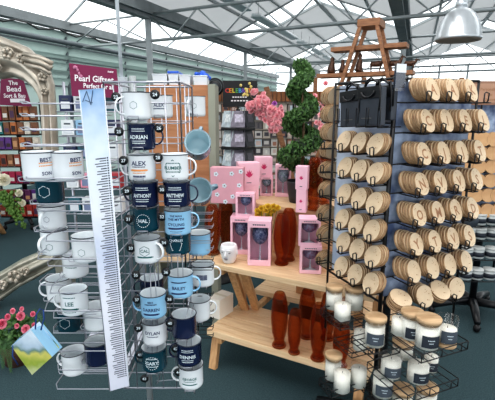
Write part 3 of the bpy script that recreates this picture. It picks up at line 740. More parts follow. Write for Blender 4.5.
# cx, ytop, ybottom, Y, colour, handle angle, print, label
MUGS = [
 (137, 93, 117, 1.33, 'white', 215, [('hex', .012, .042, 'inkgreen')], 'white enamel mug in the top row beside the clear ruler'),
 (161, 95, 116, 1.60, 'white', None, [('ALEX', .016, .045, 'inkblue'), ('fine', .004, .03, 'inkblue')], 'white mug on the far side of the spinner, seen through the top row of wires'),
 (195, 95, 116, 1.76, 'white', 250, [('hex', .012, .042, 'inkgreen')], 'white mug at the far right of the top row before the wooden partition'),
 (141.5, 122, 148.5, 1.33, 'navy', 0, badge('ADRIAN', 'inkwhite'), 'navy mug lettered ADRIAN'),
 (142, 153, 178.5, 1.33, 'white', 180, [('ALEX', .019, .056, 'inkblue'), ('fine', .003, .043, 'inkblue'), ('b', .006, .031, 'inkorange'), ('fine', .003, .024, 'inkorange'), ('fine', .006, .012, 'inkblue')], 'white mug lettered ALEX in blue with an orange banner'),
 (175, 153.5, 177.5, 1.33, 'white', 0, [('hex', .027, .04, 'inkgreen'), ('PLUMBER', .0135, .041, 'inkgreen'), ('fine', .003, .027, 'inkgreen'), ('fine', .003, .054, 'inkgreen')], 'white mug lettered PLUMBER in green'),
 (145, 180.5, 204, 1.33, 'navy', 180, badge('ANTHONY', 'inkwhite'), 'navy mug lettered ANTHONY'),
 (177, 180.5, 203.5, 1.33, 'navy', 0, badge('MATTHEW', 'inkwhite'), 'navy mug lettered MATTHEW'),
 (146, 204, 229.5, 1.34, 'teal', 180, [('wreath', .022, .04, 'inkwhite'), ('HAL', .016, .04, 'inkwhite')], 'dark teal mug with a pale round badge lettered HAL, left of the CYCLING mug'),
 (178, 207, 232.5, 1.32, 'lblue', 10, [('THE MAN', .009, .066, 'inkblue'), ('THE MYTH', .011, .055, 'inkblue'), ('CYCLING', .013, .038, 'inkblue'), ('b', .006, .022, 'inkblue'), ('fine', .002, .014, 'inkblue')], 'pale blue mug lettered CYCLING'),
 (147.5, 234.5, 261, 1.32, 'white', 330, [('hex', .018, .045, 'inkgreen'), ('CAL', .014, .046, 'inkgreen'), ('b', .005, .022, 'inkgreen')], 'white mug with a green hexagon badge below the teal mug'),
 (178, 231, 247.5, 1.345, 'teal', None, [('CHARLES', .011, .052, 'inkwhite'), ('shield', .022, .035, 'inkwhite')], 'dark teal mug lettered CHARLES, under the CYCLING mug'),
 (199, 231, 252, 1.50, 'lblue', None, None, 'plain pale blue mug behind and right of the CHARLES mug'),
 (152, 276, 297, 1.46, 'navy', 180, None, 'navy mug with white inside behind the DARREN mug'),
 (180.5, 270, 295, 1.34, 'lblue', 0, [('b', .004, .058, 'inkblue'), ('BAILEY', .015, .04, 'inkblue'), ('b', .006, .018, 'inkblue')], 'pale blue mug lettered BAILEY'),
 (203, 263, 282, 1.50, 'white', 10, [('fine', .02, .03, 'inkblue')], 'white mug behind and right of the BAILEY mug'),
 (153.5, 288, 316.5, 1.31, 'lblue', 180, [('BEST', .009, .062, 'inkblue'), ('fine', .004, .052, 'inkblue'), ('DARREN', .015, .035, 'inkblue'), ('b', .006, .016, 'inkblue')], 'pale blue mug lettered DARREN'),
 (199, 297, 317, 1.48, 'white', 10, None, 'plain white mug right of the DARREN mug, behind the wires'),
 (155, 318, 340, 1.345, 'white', None, [('DYLAN', .016, .05, 'inkblue'), ('fine', .003, .035, 'inkblue')], 'white mug lettered DYLAN, below the DARREN mug'),
 (184, 313, 333, 1.345, 'navy', 180, None, 'navy mug with white inside right of the DYLAN mug'),
 (154.5, 340, 371, 1.31, 'teal', 180, [('wreath', .024, .04, 'inkwhite'), ('GARY', .017, .04, 'inkwhite'), ('fine', .003, .026, 'inkwhite'), ('fine', .003, .054, 'inkwhite')], 'dark teal mug lettered GARY'),
 (189, 334, 365, 1.31, 'navy', 180, badge('DENNIS', 'inkwhite'), 'navy mug lettered DENNIS'),
 (191, 358, 387, 1.32, 'white', 180, [('GEORGE', .013, .045, 'inkgreen'), ('-', .0018, .034, 'inkgreen'), ('b', .004, .022, 'inkgreen')], 'white mug lettered GEORGE in green, lowest on the spinner'),
 # left face
 (38.5, 152, 177.5, 1.20, 'white', None, [('BEST', .016, .06, 'inkblue'), ('fine', .003, .05, 'inkorange'), ('fine', .003, .042, 'inkorange'), ('SON', .014, .022, 'inkblue')], 'white mug, left of the pair side by side at the far left of the spinner'),
 (68, 152, 177, 1.22, 'white', None, [('BEST', .016, .06, 'inkblue'), ('fine', .003, .05, 'inkorange'), ('fine', .003, .042, 'inkorange'), ('SON', .014, .022, 'inkblue')], 'white mug, right of the pair side by side, next to the clear ruler'),
 (50, 178, 199, 1.34, 'teal', None, [('hex', .02, .04, 'inkwhite')], 'dark teal mug under the pair of white mugs at the left'),
 (52.5, 205, 226, 1.36, 'white', 262, [('hex', .01, .04, 'inkblue')], 'white mug with its handle facing out, below the dark teal mug at left'),
 (55, 227, 252, 1.33, 'white', 250, [('hex', .012, .03, 'inkgreen')], 'white mug with a green mark, under the one whose handle faces out'),
 (86.5, 232, 260, 1.26, 'white', 340, [('hex', .012, .035, 'inkgreen')], 'white mug touching the left side of the clear ruler halfway down'),
 (75.5, 251, 275, 1.40, 'white', None, [('fine', .003, .04, 'inkgreen')], 'plain white mug behind and above the LEE mug'),
 (59.5, 275, 299, 1.40, 'white', 190, None, 'plain white open mug left of and above the LEE mug'),
 (74.5, 285, 313, 1.28, 'white', 180, [('fine', .003, .064, 'inkgreen'), ('LEE', .019, .045, 'inkgreen'), ('b', .007, .022, 'inkgreen'), ('fine', .002, .015, 'inkgreen')], 'white mug lettered LEE in green'),
 (69.5, 307, 327, 1.38, 'teal', None, [('hex', .02, .04, 'inkwhite')], 'dark teal mug half hidden below the LEE mug'),
 (74.5, 345, 374, 1.36, 'white', 170, None, 'plain white open mug lowest at the left of the spinner'),
 (97.5, 336, 364, 1.34, 'navy', None, None, 'plain navy mug beside the lower end of the clear ruler'),
 (97, 300, 330, 1.33, 'white', None, None, 'plain white mug above the navy one beside the clear ruler'),
]
mug_at = []
for (cx, yt, yb, Y, c, h, L, lab) in MUGS:
    p = aty(cx, (yt + yb) / 2 + 1, Y); loc = (p.x, Y, p.z - MH / 2)
    left = cx < 105; pa = -PI / 2
    if left and L and L[0][0] == 'BEST': pa = -PI / 2 + .95
    make_mug(loc, c, h, L, lab, 'name mugs on the wire spinner', pang=pa)
    mug_at.append((loc, left, c))
for (px, py, lab, tilt) in ((197.5, 142, 'grey blue mug lying on its side, the upper of two open ends facing out', -62), (199, 190, 'grey blue mug lying on its side, the lower of two open ends facing out', -58)):
    ax = Vector((.06, -.9, .38)).normalized(); q_ = ax.to_track_quat('Z', 'Y').to_matrix().to_4x4()
    p = aty(px, py, 1.415) - ax * MH; R = q_
    make_mug(p, 'grey', 80 if tilt == -62 else 20, None, lab, 'grey mugs on the wire spinner', inner='greyin', R=R, rim='grey')
# ---------------------------------------------------------------- the wire mug spinner
pc = aty(146, 360, 1.52)
XL, XR = aty(108, 150, YF_).x, aty(182, 150, YF_).x
ZT = aty(150, 82, YF_).z; ZB = aty(160, 388, YF_).z
stand = thing('mug_spinner', 'silver wire spinner stand holding the rows of name mugs', 'display stand', (pc.x, 1.55, 0))
so = Vector((pc.x, 1.55, 0))
mb = MB(); mb.tube([(0, 0, .04), (0, 0, ZT + .03)], .013, n=12); obj('pole', mb, M['steel'], stand)
mb = MB(); mb.lathe([(.26, 0), (.26, .012), (.22, .03), (.03, .05), (.02, .06)], 32); obj('base', mb, M['steeldk'], stand)
YB_ = 1.70
mb = MB()
for s in (ZB, ZT): mb = MB(); mb.tube([Vector((x, y, s)) - so for x, y in ((XL, YF_), (XR, YF_), (XR, YB_), (XL, YB_))], .004, n=6, closed=True); obj('end_frame', mb, M['chrome'], stand)

def panel(a, b, cols):
    mb = MB(); rw = .0022
    for k in range(cols + 1):
        f = k / cols; x = a[0] + (b[0] - a[0]) * f; y = a[1] + (b[1] - a[1]) * f
        mb.tube([Vector((x, y, ZB)) - so, Vector((x, y, ZT)) - so], .003 if k in (0, cols) else rw, n=5)
    n = 17
    for k in range(n + 1):
        z = ZB + (ZT - ZB) * k / n; mb.tube([Vector((a[0], a[1], z)) - so, Vector((b[0], b[1], z)) - so], rw, n=5)
    obj('wire_panel', mb, M['chrome'], stand)
panel((XL, YF_), (XR, YF_), 5); panel((XR, YF_), (XR, YB_), 3); panel((XR, YB_), (XL, YB_), 4); panel((XL, YB_), (XL, YF_), 3)
# cradles: two rods under each mug, turned up in a small loop at the front
def cradle(loc, left):
    x, y, z = loc; mb = MB(); r = .0018
    if left:
        xe = x - MR - .008
        mb.tube([Vector(p) - so for p in ((XL, YF_, z - .0025), (XL - .01, y + .02, z - .0025), (xe, y + .016, z - .0025), (xe - .004, y + .012, z + .006), (xe - .004, y - .012, z + .006), (xe, y - .016, z - .0025), (max(XL - .03, x), y - .016, z - .0025))], r, n=5)
        obj('wire_arm', mb, M['chrome'], stand)
    if not left:
        w = .016; y0 = YF_ if y < YF_ else YB_; ye = y - MR - .006; xr = min(x, XR - w - .002) if y < YF_ else x
        z0 = z - .0025
        mb.tube([Vector(p) - so for p in ((xr - w, y0, z0), (x - w, min(y + .03, y0 - .003), z0), (x - w, ye, z0), (x - w, ye - .004, z0 + .012), (x + w, ye - .004, z0 + .012), (x + w, ye, z0), (x + w, min(y + .03, y0 - .003), z0), (xr + w, y0, z0))], r, n=5)
        obj('wire_arm', mb, M['chrome'], stand)
for loc, left, c in mug_at: cradle(loc, left)
# tall retaining wires dropping into the lower front mugs
for i in (16, 18, 20, 14, 21):
    x, y, z = mug_at[i][0]; mb = MB()
    for s in (-.008, .008): mb.tube([Vector(p) - so for p in ((x + s, YF_, z + MH + .085), (x + s, y + .012, z + MH + .08), (x + s * 1.1, y + .004, z + .012))], .0015, n=5)
    obj('retaining_wire', mb, M['chrome'], stand)
# long looped arms out to the left
LEV = [(103.5, 18.5, 1.2), (116, 18, 1.17), (130, 18.5, 1.2), (146, 19.5, 1.16), (178.5, 22, 1.18), (204, 27, 1.2), (211, 34, 1.26), (231.5, 31, 1.22), (241, 42, 1.28), (259, 34, 1.2), (266, 45, 1.3), (285, 37, 1.22), (293, 46, 1.3), (311, 41, 1.2), (318, 50, 1.3), (333, 50, 1.24), (351, 52, 1.26), (370, 55, 1.26), (389, 54, 1.24)]
for yy, xe, Y in LEV:
    zl = aty(xe, yy, Y).z; near = [l[1] for l, lf, c in mug_at if lf and l[2] - .006 < zl < l[2] + MH + .006]
    g = .05
    if near: Y = min(near) - MR - .007; g = max(near) + MR + .007 - Y
    Y = max(Y, 1.125); e = aty(xe, yy, Y); mb = MB(); xw = XL + .0
    mb.tube([Vector(p) - so for p in ((xw, YF_ + .02, e.z), (xw - .02, Y + g, e.z), (e.x + .012, Y + g, e.z), (e.x, Y + g * .8, e.z + .006), (e.x, Y + g * .2, e.z + .006), (e.x + .012, Y, e.z), (xw + .0, Y, e.z), (xw + .02, YF_, e.z))], .0021, n=6)
    obj('long_wire_arm', mb, M['chrome'], stand)
# short hooks out to the right
for yy in (214, 221, 228, 236, 243, 250, 262, 270, 278, 287, 296, 305, 314, 322, 330, 338):
    Y = 1.42 + .05 * (yy % 3); e = aty(212 - (yy % 2), yy, Y); mb = MB()
    mb.tube([Vector(p) - so for p in ((XR, Y, e.z), (e.x, Y, e.z), (e.x + .004, Y, e.z + .008), (e.x + .004, Y + .025, e.z + .008), (e.x, Y + .025, e.z), (XR, Y + .025, e.z))], .0016, n=5)
    obj('hook', mb, M['black'] if yy > 250 else M['chrome'], stand)
for z in (aty(150, 372, YF_).z,):
    mb = MB(); e = [aty(x, y, Y) for x, y, Y in ((157, 384, 1.34), (181, 379, 1.34))]
    mb.tube([Vector((e[0].x, YF_, e[0].z)) - so, e[0] - so, e[0] + Vector((.0, 0, .012)) - so, e[1] - so, Vector((e[1].x, YF_, e[1].z)) - so], .0018, n=5); obj('empty_wire_arm', mb, M['chrome'], stand)
# numbered discs on the front grid
for num, (px, py) in {23: (116, 97), 24: (155, 94.5), 25: (119, 131.5), 26: (159, 128), 27: (123.5, 160.5), 28: (158, 157.5), 29: (127, 191), 30: (162, 189.5), 31: (128.5, 219), 32: (162, 216.5), 33: (131, 248), 34: (164, 242.5), 35: (136, 275), 36: (166, 272), 37: (137, 299.5), 38: (169.5, 299), 39: (138.5, 328), 40: (170, 323), 41: (140, 354.5), 42: (175.5, 348.5), 43: (144.5, 378.5), 44: (178.5, 372)}.items():
    p = aty(px, py, 1.30)
    o = thing('number_disc', 'small round black disc numbered %d on the mug spinner' % num, 'number tag', p, 0, 'number discs on the mug spinner')
    T = Matrix.Rotation(PI / 2, 4, 'X'); r = .0145
    mb = MB(); mb.lathe([(.001, -.002), (r, -.002), (r, .002), (.001, .002)], 20, T=T); obj('disc', mb, M['blackpl'], o)
    mb = MB(); add_text(mb, str(num), .014, lambda x, y: (x, -.0026, y)); obj('numeral', mb, M['inkwhite'], o)
    mb = MB(); mb.tube([(0, .002, 0), (0, YF_ - 1.30, 0)], .0015, n=5); obj('clip', mb, M['black'], o)
# ---------------------------------------------------------------- tall name ruler at the corner
YT = 1.10
q = [aty(79, 90, YT), aty(104, 88, YT), aty(129, 386, YT - .0), aty(110, 391, YT)]
r0 = q[3]
t = thing('name_ruler', 'long pale name list strip with ruled black lines and sky picture at its top', 'list panel', r0)
def RP(u, v, off=0):   # u across 0..1, v down 0..1
    p = q[0].lerp(q[1], u).lerp(q[3].lerp(q[2], u), v); return p - r0 + Vector((0, -off, 0))
def rmat():
    m = mat('ruler_print', (226, 230, 238), .3); nt = m.node_tree; b = nt.nodes['Principled BSDF']
    tc = nt.nodes.new('ShaderNodeTexCoord'); sp_ = nt.nodes.new('ShaderNodeSeparateXYZ'); nt.links.new(tc.outputs['Generated'], sp_.inputs[0])
    rp = nt.nodes.new('ShaderNodeValToRGB'); e = rp.color_ramp.elements
    cols = [(0, (206, 208, 222)), (.3, (224, 226, 236)), (.5, (196, 204, 224)), (.62, (222, 226, 234)), (.8, (214, 224, 236)), (.9, (190, 208, 228)), (1, (130, 168, 212))]
    e[0].position = 0; e[0].color = (*lin(cols[0][1]), 1); e[1].position = 1; e[1].color = (*lin(cols[-1][1]), 1)
    for ps, cc in cols[1:-1]: n_ = e.new(ps); n_.color = (*lin(cc), 1)
    nz = nt.nodes.new('ShaderNodeTexNoise'); nz.inputs['Scale'].default_value = 22; nt.links.new(tc.outputs['Object'], nz.inputs['Vector'])
    ad = nt.nodes.new('ShaderNodeMath'); ad.operation = 'MULTIPLY_ADD'; ad.inputs[1].default_value = .16; nt.links.new(nz.outputs['Fac'], ad.inputs[0])
    sb = nt.nodes.new('ShaderNodeMath'); sb.operation = 'SUBTRACT'; sb.inputs[1].default_value = .08; nt.links.new(sp_.outputs['Z'], sb.inputs[0]); nt.links.new(sb.outputs[0], ad.inputs[2])
    nt.links.new(ad.outputs[0], rp.inputs['Fac']); nt.links.new(rp.outputs['Color'], b.inputs['Base Color']); return m
mb = MB(); back = Vector((0, .004, 0))
vs = [RP(0, 0), RP(1, 0), RP(1, 1), RP(0, 1)]; mb.add(vs + [v + back for v in vs], [(3, 2, 1, 0), (4, 5, 6, 7), (0, 1, 5, 4), (1, 2, 6, 5), (2, 3, 7, 6), (3, 0, 4, 7)]); obj('panel', mb, rmat(), t)
mb = MB(); rng = random.Random(8); n = 96
for k in range(n):
    v = .205 + (.955 - .205) * k / (n - 1); dv = .0028 if k % 4 else .0036
    u0 = (.62 - rng.uniform(.0, .28)) if k % 3 else .4; u0 -= .1 if k > 30 else 0
    mb.add([RP(u0, v, .0006), RP(.84, v, .0006), RP(.84, v + dv, .0006), RP(u0, v + dv, .0006)], [(3, 2, 1, 0)])
    mb.add([RP(.87, v - .001, .0006), RP(.93, v - .001, .0006), RP(.93, v + .004, .0006), RP(.87, v + .004, .0006)], [(3, 2, 1, 0)])
obj('printed_lines', mb, mat('ruler_ink', (66, 70, 86), .5), t)
mb = MB()
for a, b_ in (((.1, .035), (.3, .005)), ((.3, .005), (.42, .045)), ((.42, .045), (.55, .004)), ((.2, .03), (.5, .04))):
    mb.tube([RP(*a, .001), RP(*b_, .001)], .0009, n=4)
obj('line_drawing', mb, mat('ruler_line', (70, 90, 120), .5), t)
mb = MB(); mb.tube([RP(0, 0), RP(1, 0), RP(1, 1), RP(0, 1)], .0018, n=5, closed=True); obj('clear_edge', mb, mat('clear_edge_plastic', (206, 212, 222), .2), t)
mb = MB()
for v in (.08, .5, .9): mb.tube([RP(.6, v) + Vector((0, .004, 0)), Vector((XL - .004, YF_, (RP(.6, v) + r0).z)) - r0], .002, n=5)
obj('clip', mb, M['chrome'], t)
# ---------------------------------------------------------------- small printed gift bag hung on a left arm
YH = 1.13
t = thing('landscape_gift_bag', 'small gift bag printed with a green landscape, hung by blue cord from the mug stand', 'gift bag', aty(41, 311, YH))
g0 = aty(41, 311, YH)
G = lambda x, y, d=0: aty(x, y, YH + d) - g0
mb = MB(); A, Bq, Cc, D = G(11, 346, .0), G(31, 330, -.02), G(52, 357, -.02), G(32, 375, .0)
E1, E2 = G(62.5, 347, .05), G(43.5, 324, .05)
obj_m = mat('landscape_print', (150, 176, 96), .35); nt = obj_m.node_tree; b = nt.nodes['Principled BSDF']
tc = nt.nodes.new('ShaderNodeTexCoord'); nz = nt.nodes.new('ShaderNodeTexNoise'); nz.inputs['Scale'].default_value = 30; sp_ = nt.nodes.new('ShaderNodeSeparateXYZ'); nt.links.new(tc.outputs['Generated'], sp_.inputs[0]); nt.links.new(tc.outputs['Object'], nz.inputs['Vector'])
ad = nt.nodes.new('ShaderNodeMath'); ad.operation = 'MULTIPLY_ADD'; ad.inputs[1].default_value = .3; nt.links.new(nz.outputs['Fac'], ad.inputs[0]); nt.links.new(sp_.outputs['Z'], ad.inputs[2])
rp = nt.nodes.new('ShaderNodeValToRGB'); e = rp.color_ramp.elements; e[0].position = .25; e[0].color = (*lin((190, 196, 150)), 1); e[1].position = 1.15 - .15; e[1].color = (*lin((214, 228, 240)), 1)
for ps, cc in ((.42, (150, 168, 70)), (.62, (206, 200, 110)), (.7, (110, 140, 130)), (.8, (176, 196, 214))): n_ = e.new(ps); n_.color = (*lin(cc), 1)
nt.links.new(ad.outputs[0], rp.inputs['Fac']); nt.links.new(rp.outputs['Color'], b.inputs['Base Color'])
mb.add([A, D, Cc, Bq], [(0, 1, 2, 3)]); mb.add([A + Vector((.0, .05, 0)), D + Vector((.0, .05, 0)), Cc + Vector((0, .05, 0)), Bq + Vector((0, .05, 0))], [(3, 2, 1, 0)]); obj('printed_front', mb, obj_m, t)
mb = MB(); mb.add([Bq, Cc, E1, E2], [(0, 1, 2, 3)]); mb.add([A, Bq, E2], [(0, 1, 2)]); mb.add([D, A, A + Vector((0, .05, 0)), D + Vector((0, .05, 0))], [(0, 1, 2, 3)]); mb.add([Cc, D, D + Vector((0, .05, 0)), E1], [(0, 1, 2, 3)]); obj('blue_side', mb, mat('bag_side_blue', (150, 196, 226), .4), t)
mb = MB()
def onside(u, v): return Bq.lerp(E2, u).lerp(Cc.lerp(E1, u), v) + Vector((0, -.0015, 0))
rng = random.Random(2)
for k in range(5):
    for j in range(4):
        u0 = .12 + .16 * k; v0 = .2 + .17 * j + rng.uniform(0, .03)
        mb.add([onside(u0, v0), onside(u0 + .12, v0), onside(u0 + .12, v0 + .13 * rng.uniform(.4, 1)), onside(u0, v0 + .13)], [(3, 2, 1, 0)])
obj('side_print', mb, M['inkblue'], t)
mb = MB(); mb.tube([G(35, 332), G(36.5, 314), G(40, 308.5), G(43.5, 310), G(44, 318), G(41, 330, .0)], .0022, n=6); obj('cord_handle', mb, mat('blue_cord', (36, 70, 130), .6), t); mb = MB(); mb.tube([G(13, 345), G(12.5, 356), G(18, 365, .02)], .002, n=6); obj('cord_handle', mb, mat('blue_cord', (36, 70, 130), .6), t)
# ---------------------------------------------------------------- timber display table
ZT0, ZS0 = .66, .25
T0 = atz(206, 262, ZT0); T1 = atz(333, 288, ZT0)
ex = Vector((T1.x - T0.x, T1.y - T0.y, 0)).normalized(); en = Vector((-ex.y, ex.x, 0)); TYAW = math.atan2(ex.y, ex.x)
LEN = .93
table = thing('timber_display', 'slatted pale timber two-level display table holding pink boxes and amber vases', 'display table', (T0.x, T0.y, 0), TYAW)
def TL(x, y, z): return Vector((T0.x, T0.y, 0)) + ex * x + en * y + Vector((0, 0, z))
def toL(p): d = Vector((p[0] - T0.x, p[1] - T0.y, 0)); return Vector((d.dot(ex), d.dot(en), p[2]))
TD = .52
for k in range(4):
    w = TD / 4; mb = MB(); mb.box((-.01 + .004 * (k % 2), k * w + .002, ZT0 - .032), (LEN, (k + 1) * w - .003, ZT0), bev=.004); obj('top_plank', mb, M['pine'], table)
SD = .40
for k in range(4):
    w = SD / 4; mb = MB(); mb.box((0, k * w + .002 - .01, ZS0 - .04), (LEN, (k + 1) * w - .004 - .01, ZS0), bev=.004); obj('shelf_plank', mb, M['pine'], table)
for k in range(4):
    w = .1; y = .62 + k * w; mb = MB(); mb.box((-.02, y + .002, ZS0 - .04), (LEN, y + w - .004, ZS0), bev=.004); obj('shelf_plank', mb, M['pine'], table)
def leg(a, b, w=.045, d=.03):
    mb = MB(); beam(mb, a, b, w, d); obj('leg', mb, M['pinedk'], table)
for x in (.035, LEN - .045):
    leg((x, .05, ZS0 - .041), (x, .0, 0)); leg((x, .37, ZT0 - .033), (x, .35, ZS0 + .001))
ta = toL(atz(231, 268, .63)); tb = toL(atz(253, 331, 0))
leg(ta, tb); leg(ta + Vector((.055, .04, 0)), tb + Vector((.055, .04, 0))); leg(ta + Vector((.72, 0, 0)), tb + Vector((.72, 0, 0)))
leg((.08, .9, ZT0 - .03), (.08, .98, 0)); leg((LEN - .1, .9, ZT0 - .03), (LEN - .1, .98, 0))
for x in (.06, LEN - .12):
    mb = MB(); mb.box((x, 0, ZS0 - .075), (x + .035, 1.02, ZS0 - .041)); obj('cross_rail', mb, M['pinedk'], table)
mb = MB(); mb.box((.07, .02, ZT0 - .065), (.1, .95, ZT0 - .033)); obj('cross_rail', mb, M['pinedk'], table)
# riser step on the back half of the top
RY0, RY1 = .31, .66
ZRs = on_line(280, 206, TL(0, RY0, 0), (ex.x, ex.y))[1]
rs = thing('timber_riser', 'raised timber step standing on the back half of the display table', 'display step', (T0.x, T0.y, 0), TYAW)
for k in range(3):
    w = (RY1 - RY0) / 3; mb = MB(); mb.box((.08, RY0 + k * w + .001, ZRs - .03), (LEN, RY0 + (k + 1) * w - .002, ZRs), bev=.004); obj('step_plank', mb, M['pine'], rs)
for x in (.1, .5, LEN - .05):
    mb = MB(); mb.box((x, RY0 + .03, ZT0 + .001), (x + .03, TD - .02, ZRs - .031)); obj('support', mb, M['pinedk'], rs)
mb = MB(); mb.box((.131, RY0 + .02, ZT0 + .001), (LEN - .05, RY0 + .03, ZRs - .031)); obj('front_board', mb, M['pine'], rs)
# ---------------------------------------------------------------- amber vases
def vase_mesh(H, R):
    k = ('vase', H, R)
    if k not in CACHE:
        o_ = [(.001, 0), (.80, 0), (.86, .02), (.80, .045), (.60, .10), (.66, .15), (.87, .28), (.98, .45), (1, .56), (.97, .68), (.88, .82), (.72, .93), (.57, .985), (.47, 1.0)]
        pr = [(max(r * R, .001), z * H) for r, z in o_]; ins = [(max(r * R - .0035, .001), z * H) for r, z in o_[::-1] if z > .02 and r > .01] + [(.001, .03 * H)]
        mb = MB(); mb.lathe(pr + ins, 28); CACHE[k] = mb.mesh('amber_vase', M['amber'])
    return CACHE[k]
def vase(cx, yt, yb, z, label, group, wpx=None):
    p = atz(cx, yb - 2, z); dep = p.y * math.cos(PITCH) - (p.z - CAMZ) * math.sin(PITCH)
    H = round((yb - yt) / F * dep * 1.03, 3); R = round((wpx or 16) / 2 / F * dep, 3)
    o = link('amber_vase', vase_mesh(H, R), None, p + Vector((0, 0, .0015))); tag(o, label, 'vase', group); return o
vase(213, 207, 256, ZT0, 'tall amber glass vase at the left end of the table, beside the face pot', 'amber vases on the table top')
vase(226, 197, 249, ZT0, 'amber glass vase behind the white face pot', 'amber vases on the table top', 15)
vase(281.5, 216, 266, ZT0, 'amber glass vase right of the large windowed box, front one of two', 'amber vases on the table top', 17)
vase(288, 211, 262, ZT0, 'amber glass vase behind another one, right of the large windowed pink box', 'amber vases on the table top')
vase(313.5, 161, 212, ZRs, 'amber glass vase on the riser behind the stacked windowed boxes, nearer one', 'amber vases on the riser', 17)
vase(324, 156, 206, ZRs, 'amber glass vase on the riser touching the coaster stand, rear one', 'amber vases on the riser', 16)
vase(279, 292, 348, ZS0, 'tall amber glass vase on the lower shelf, leftmost', 'amber vases on the lower shelf', 17)
vase(294, 309, 355, ZS0, 'shortest amber glass vase on the lower shelf, second from left', 'amber vases on the lower shelf', 14)
vase(306.5, 289, 339, ZS0, 'amber glass vase on the lower shelf, behind the two in front', 'amber vases on the lower shelf', 17)
vase(317.5, 303, 361, ZS0, 'amber glass vase on the lower shelf, nearest to its front edge', 'amber vases on the lower shelf', 17)
vase(327, 293, 341, ZS0, 'amber glass vase on the lower shelf partly behind the nearest one', 'amber vases on the lower shelf', 16)
vase(340, 318, 368, ZS0, 'amber glass vase on the lower shelf behind the candle baskets', 'amber vases on the lower shelf', 17)
# ---------------------------------------------------------------- pink boxes
def flower(mb, fn, m, s):
    for k in range(5):
        a = PI / 2 + (k - 2) * .5
        P = [(0, 0), (s * .5 * math.cos(a + .35), s * .9 * math.sin(a + .2)), (s * .9 * math.cos(a), s * 1.5 * math.sin(a)), (s * .5 * math.cos(a - .35), s * .9 * math.sin(a - .2))]
        mb.add([fn(x, y - s * .6) for x, y in P], [(0, 1, 2, 3)], m)
def pink_box(px0, px1, yt, yb, z, label, rz=-.1, depth=.09, window=None, print_=True, on=None, group='pink gift boxes', side=False, hwin=None):
    """front face spans px0..px1 and yt..yb; stands at height z"""
    cx = (px0 + px1) / 2
    if on is None: p = atz(cx, yb, z)
    else: p = aty(cx, yb, on); 
    dep = p.y * math.cos(PITCH) - (p.z - CAMZ) * math.sin(PITCH)
    w = (px1 - px0) / F * dep / 2; h = (yb - yt) / F * dep * 1.02
    zz = z + .0015 if on is None else z + .001
    t = thing('gift_box', label, 'gift box', (p.x, p.y, zz), rz, group); d = depth
    mb = MB()
    if window is None:
        mb.box((-w, 0, 0), (w, d, h), bev=.002)
    else:
        b = w * .22; zb_ = h * .13; zt_ = h * .86
        th = .002
        mb.box((-w, 0, 0), (-w + b, th, h)); mb.box((w - b, 0, 0), (w, th, h)); mb.box((-w + b, 0, 0), (w - b, th, zb_)); mb.box((-w + b, 0, zt_), (w - b, th, h))
        mb.box((-w, th, 0), (-w + th, d, h)); mb.box((w - th, th, 0), (w, d, h)); mb.box((-w + th, d - th, 0), (w - th, d, h)); mb.box((-w + th, th, 0), (w - th, d - th, th)); mb.box((-w + th, th, h - th), (w - th, d - th, h))
    obj('carton', mb, M['pink'], t)
    if window is not None:
        mb = MB(); mb.add([(-w + b, .0015, zb_), (w - b, .0015, zb_), (w - b, .0015, zt_), (-w + b, .0015, zt_)], [(0, 1, 2, 3)]); obj('window', mb, M['clear'], t)
        mb = MB()
        for k in range(7): mb.box((-w * .55 + k * w * .16, -.0008, h * .905), (-w * .55 + k * w * .16 + w * .11, -.0002, h * .935))
        obj('print', mb, M['labelgrey'], t)
        gw = t.matrix_world
        loc = Matrix.Translation((p.x, p.y, zz)) @ Matrix.Rotation(rz, 4, 'Z') @ Vector((0, d * .5, .003))
        wine_glass(loc, h * .82, min(w * .72, d * .45), window, GL.pop(0))
    if print_ and window is None:
        mb = MB(); flower(mb, lambda x, y: (x, -.001, h * .5 + y), M['pinkdk'], w * .5); mb.box((-w * .25, -.001, h * .12), (w * .2, -.0004, h * .15), M['labelgrey']); obj('print', mb, None, t)
    if side:
        mb = MB(); sx = -1 if side == 'L' else 1
        flower(mb, lambda x, y: (sx * (w + .001), d * .5 + x, h * .5 + y), M['pinkdk'], d * .35); obj('side_print', mb, None, t)
    return t, h
def wine_glass(loc, H, R, hue, boxlabel):
    base = {'blue': (30, 40, 92), 'red': (130, 44, 84), 'green': (70, 100, 104)}[hue]
    o = thing('wine_glass', '%s patterned glass inside the %s' % (hue, boxlabel), 'wine glass', loc, 0, 'glasses in the windowed boxes')
    m = mat('painted_glass_' + hue, base, .15, c2=(140, 144, 176), scale=80, coat=.5)
    mb = MB(); mb.lathe([(.004, H * .5), (R * .5, H * .54), (R * .9, H * .66), (R, H * .78), (R * .92, H * .9), (R * .8, H), (R * .76, H), (R * .88, H * .9), (R * .95, H * .78), (R * .86, H * .67), (.001, H * .55)], 22); obj('bowl', mb, m, o)
    mb = MB(); mb.lathe([(R * .8, 0), (R * .8, .004), (R * .2, .012), (.0035, H * .16), (.003, H * .45), (.004, H * .5)], 18); obj('stem', mb, mat('clear_stem', (206, 212, 220), .12, coat=.5), o)
GL = ['large tall windowed box at front centre', 'tall windowed box behind the largest one', 'small windowed box stacked above the face pot', 'small windowed box low on the riser', 'narrow windowed box left of the topiary', 'lower square windowed box at the right', 'upper square windowed box at the right']
A_, hA = pink_box(247.5, 270.5, 221, 266, ZT0, 'large pink box with a tall window, front centre of the table', rz=-.12, depth=.11, window='blue')
Bx, hB = pink_box(230.5, 250, 217, 254.5, ZT0, 'pink box with a tall window, behind and left of the largest windowed one', rz=-.12, depth=.11, window='blue')
zB = ZT0 + hB
Yb = Bx.location.y
Cx, hC = pink_box(235.5, 254.5, 194, 217.5, zB + .0005, 'small windowed pink box stacked highest above the white face pot', rz=-.14, depth=.07, window='blue', on=Yb + .005, side='L')
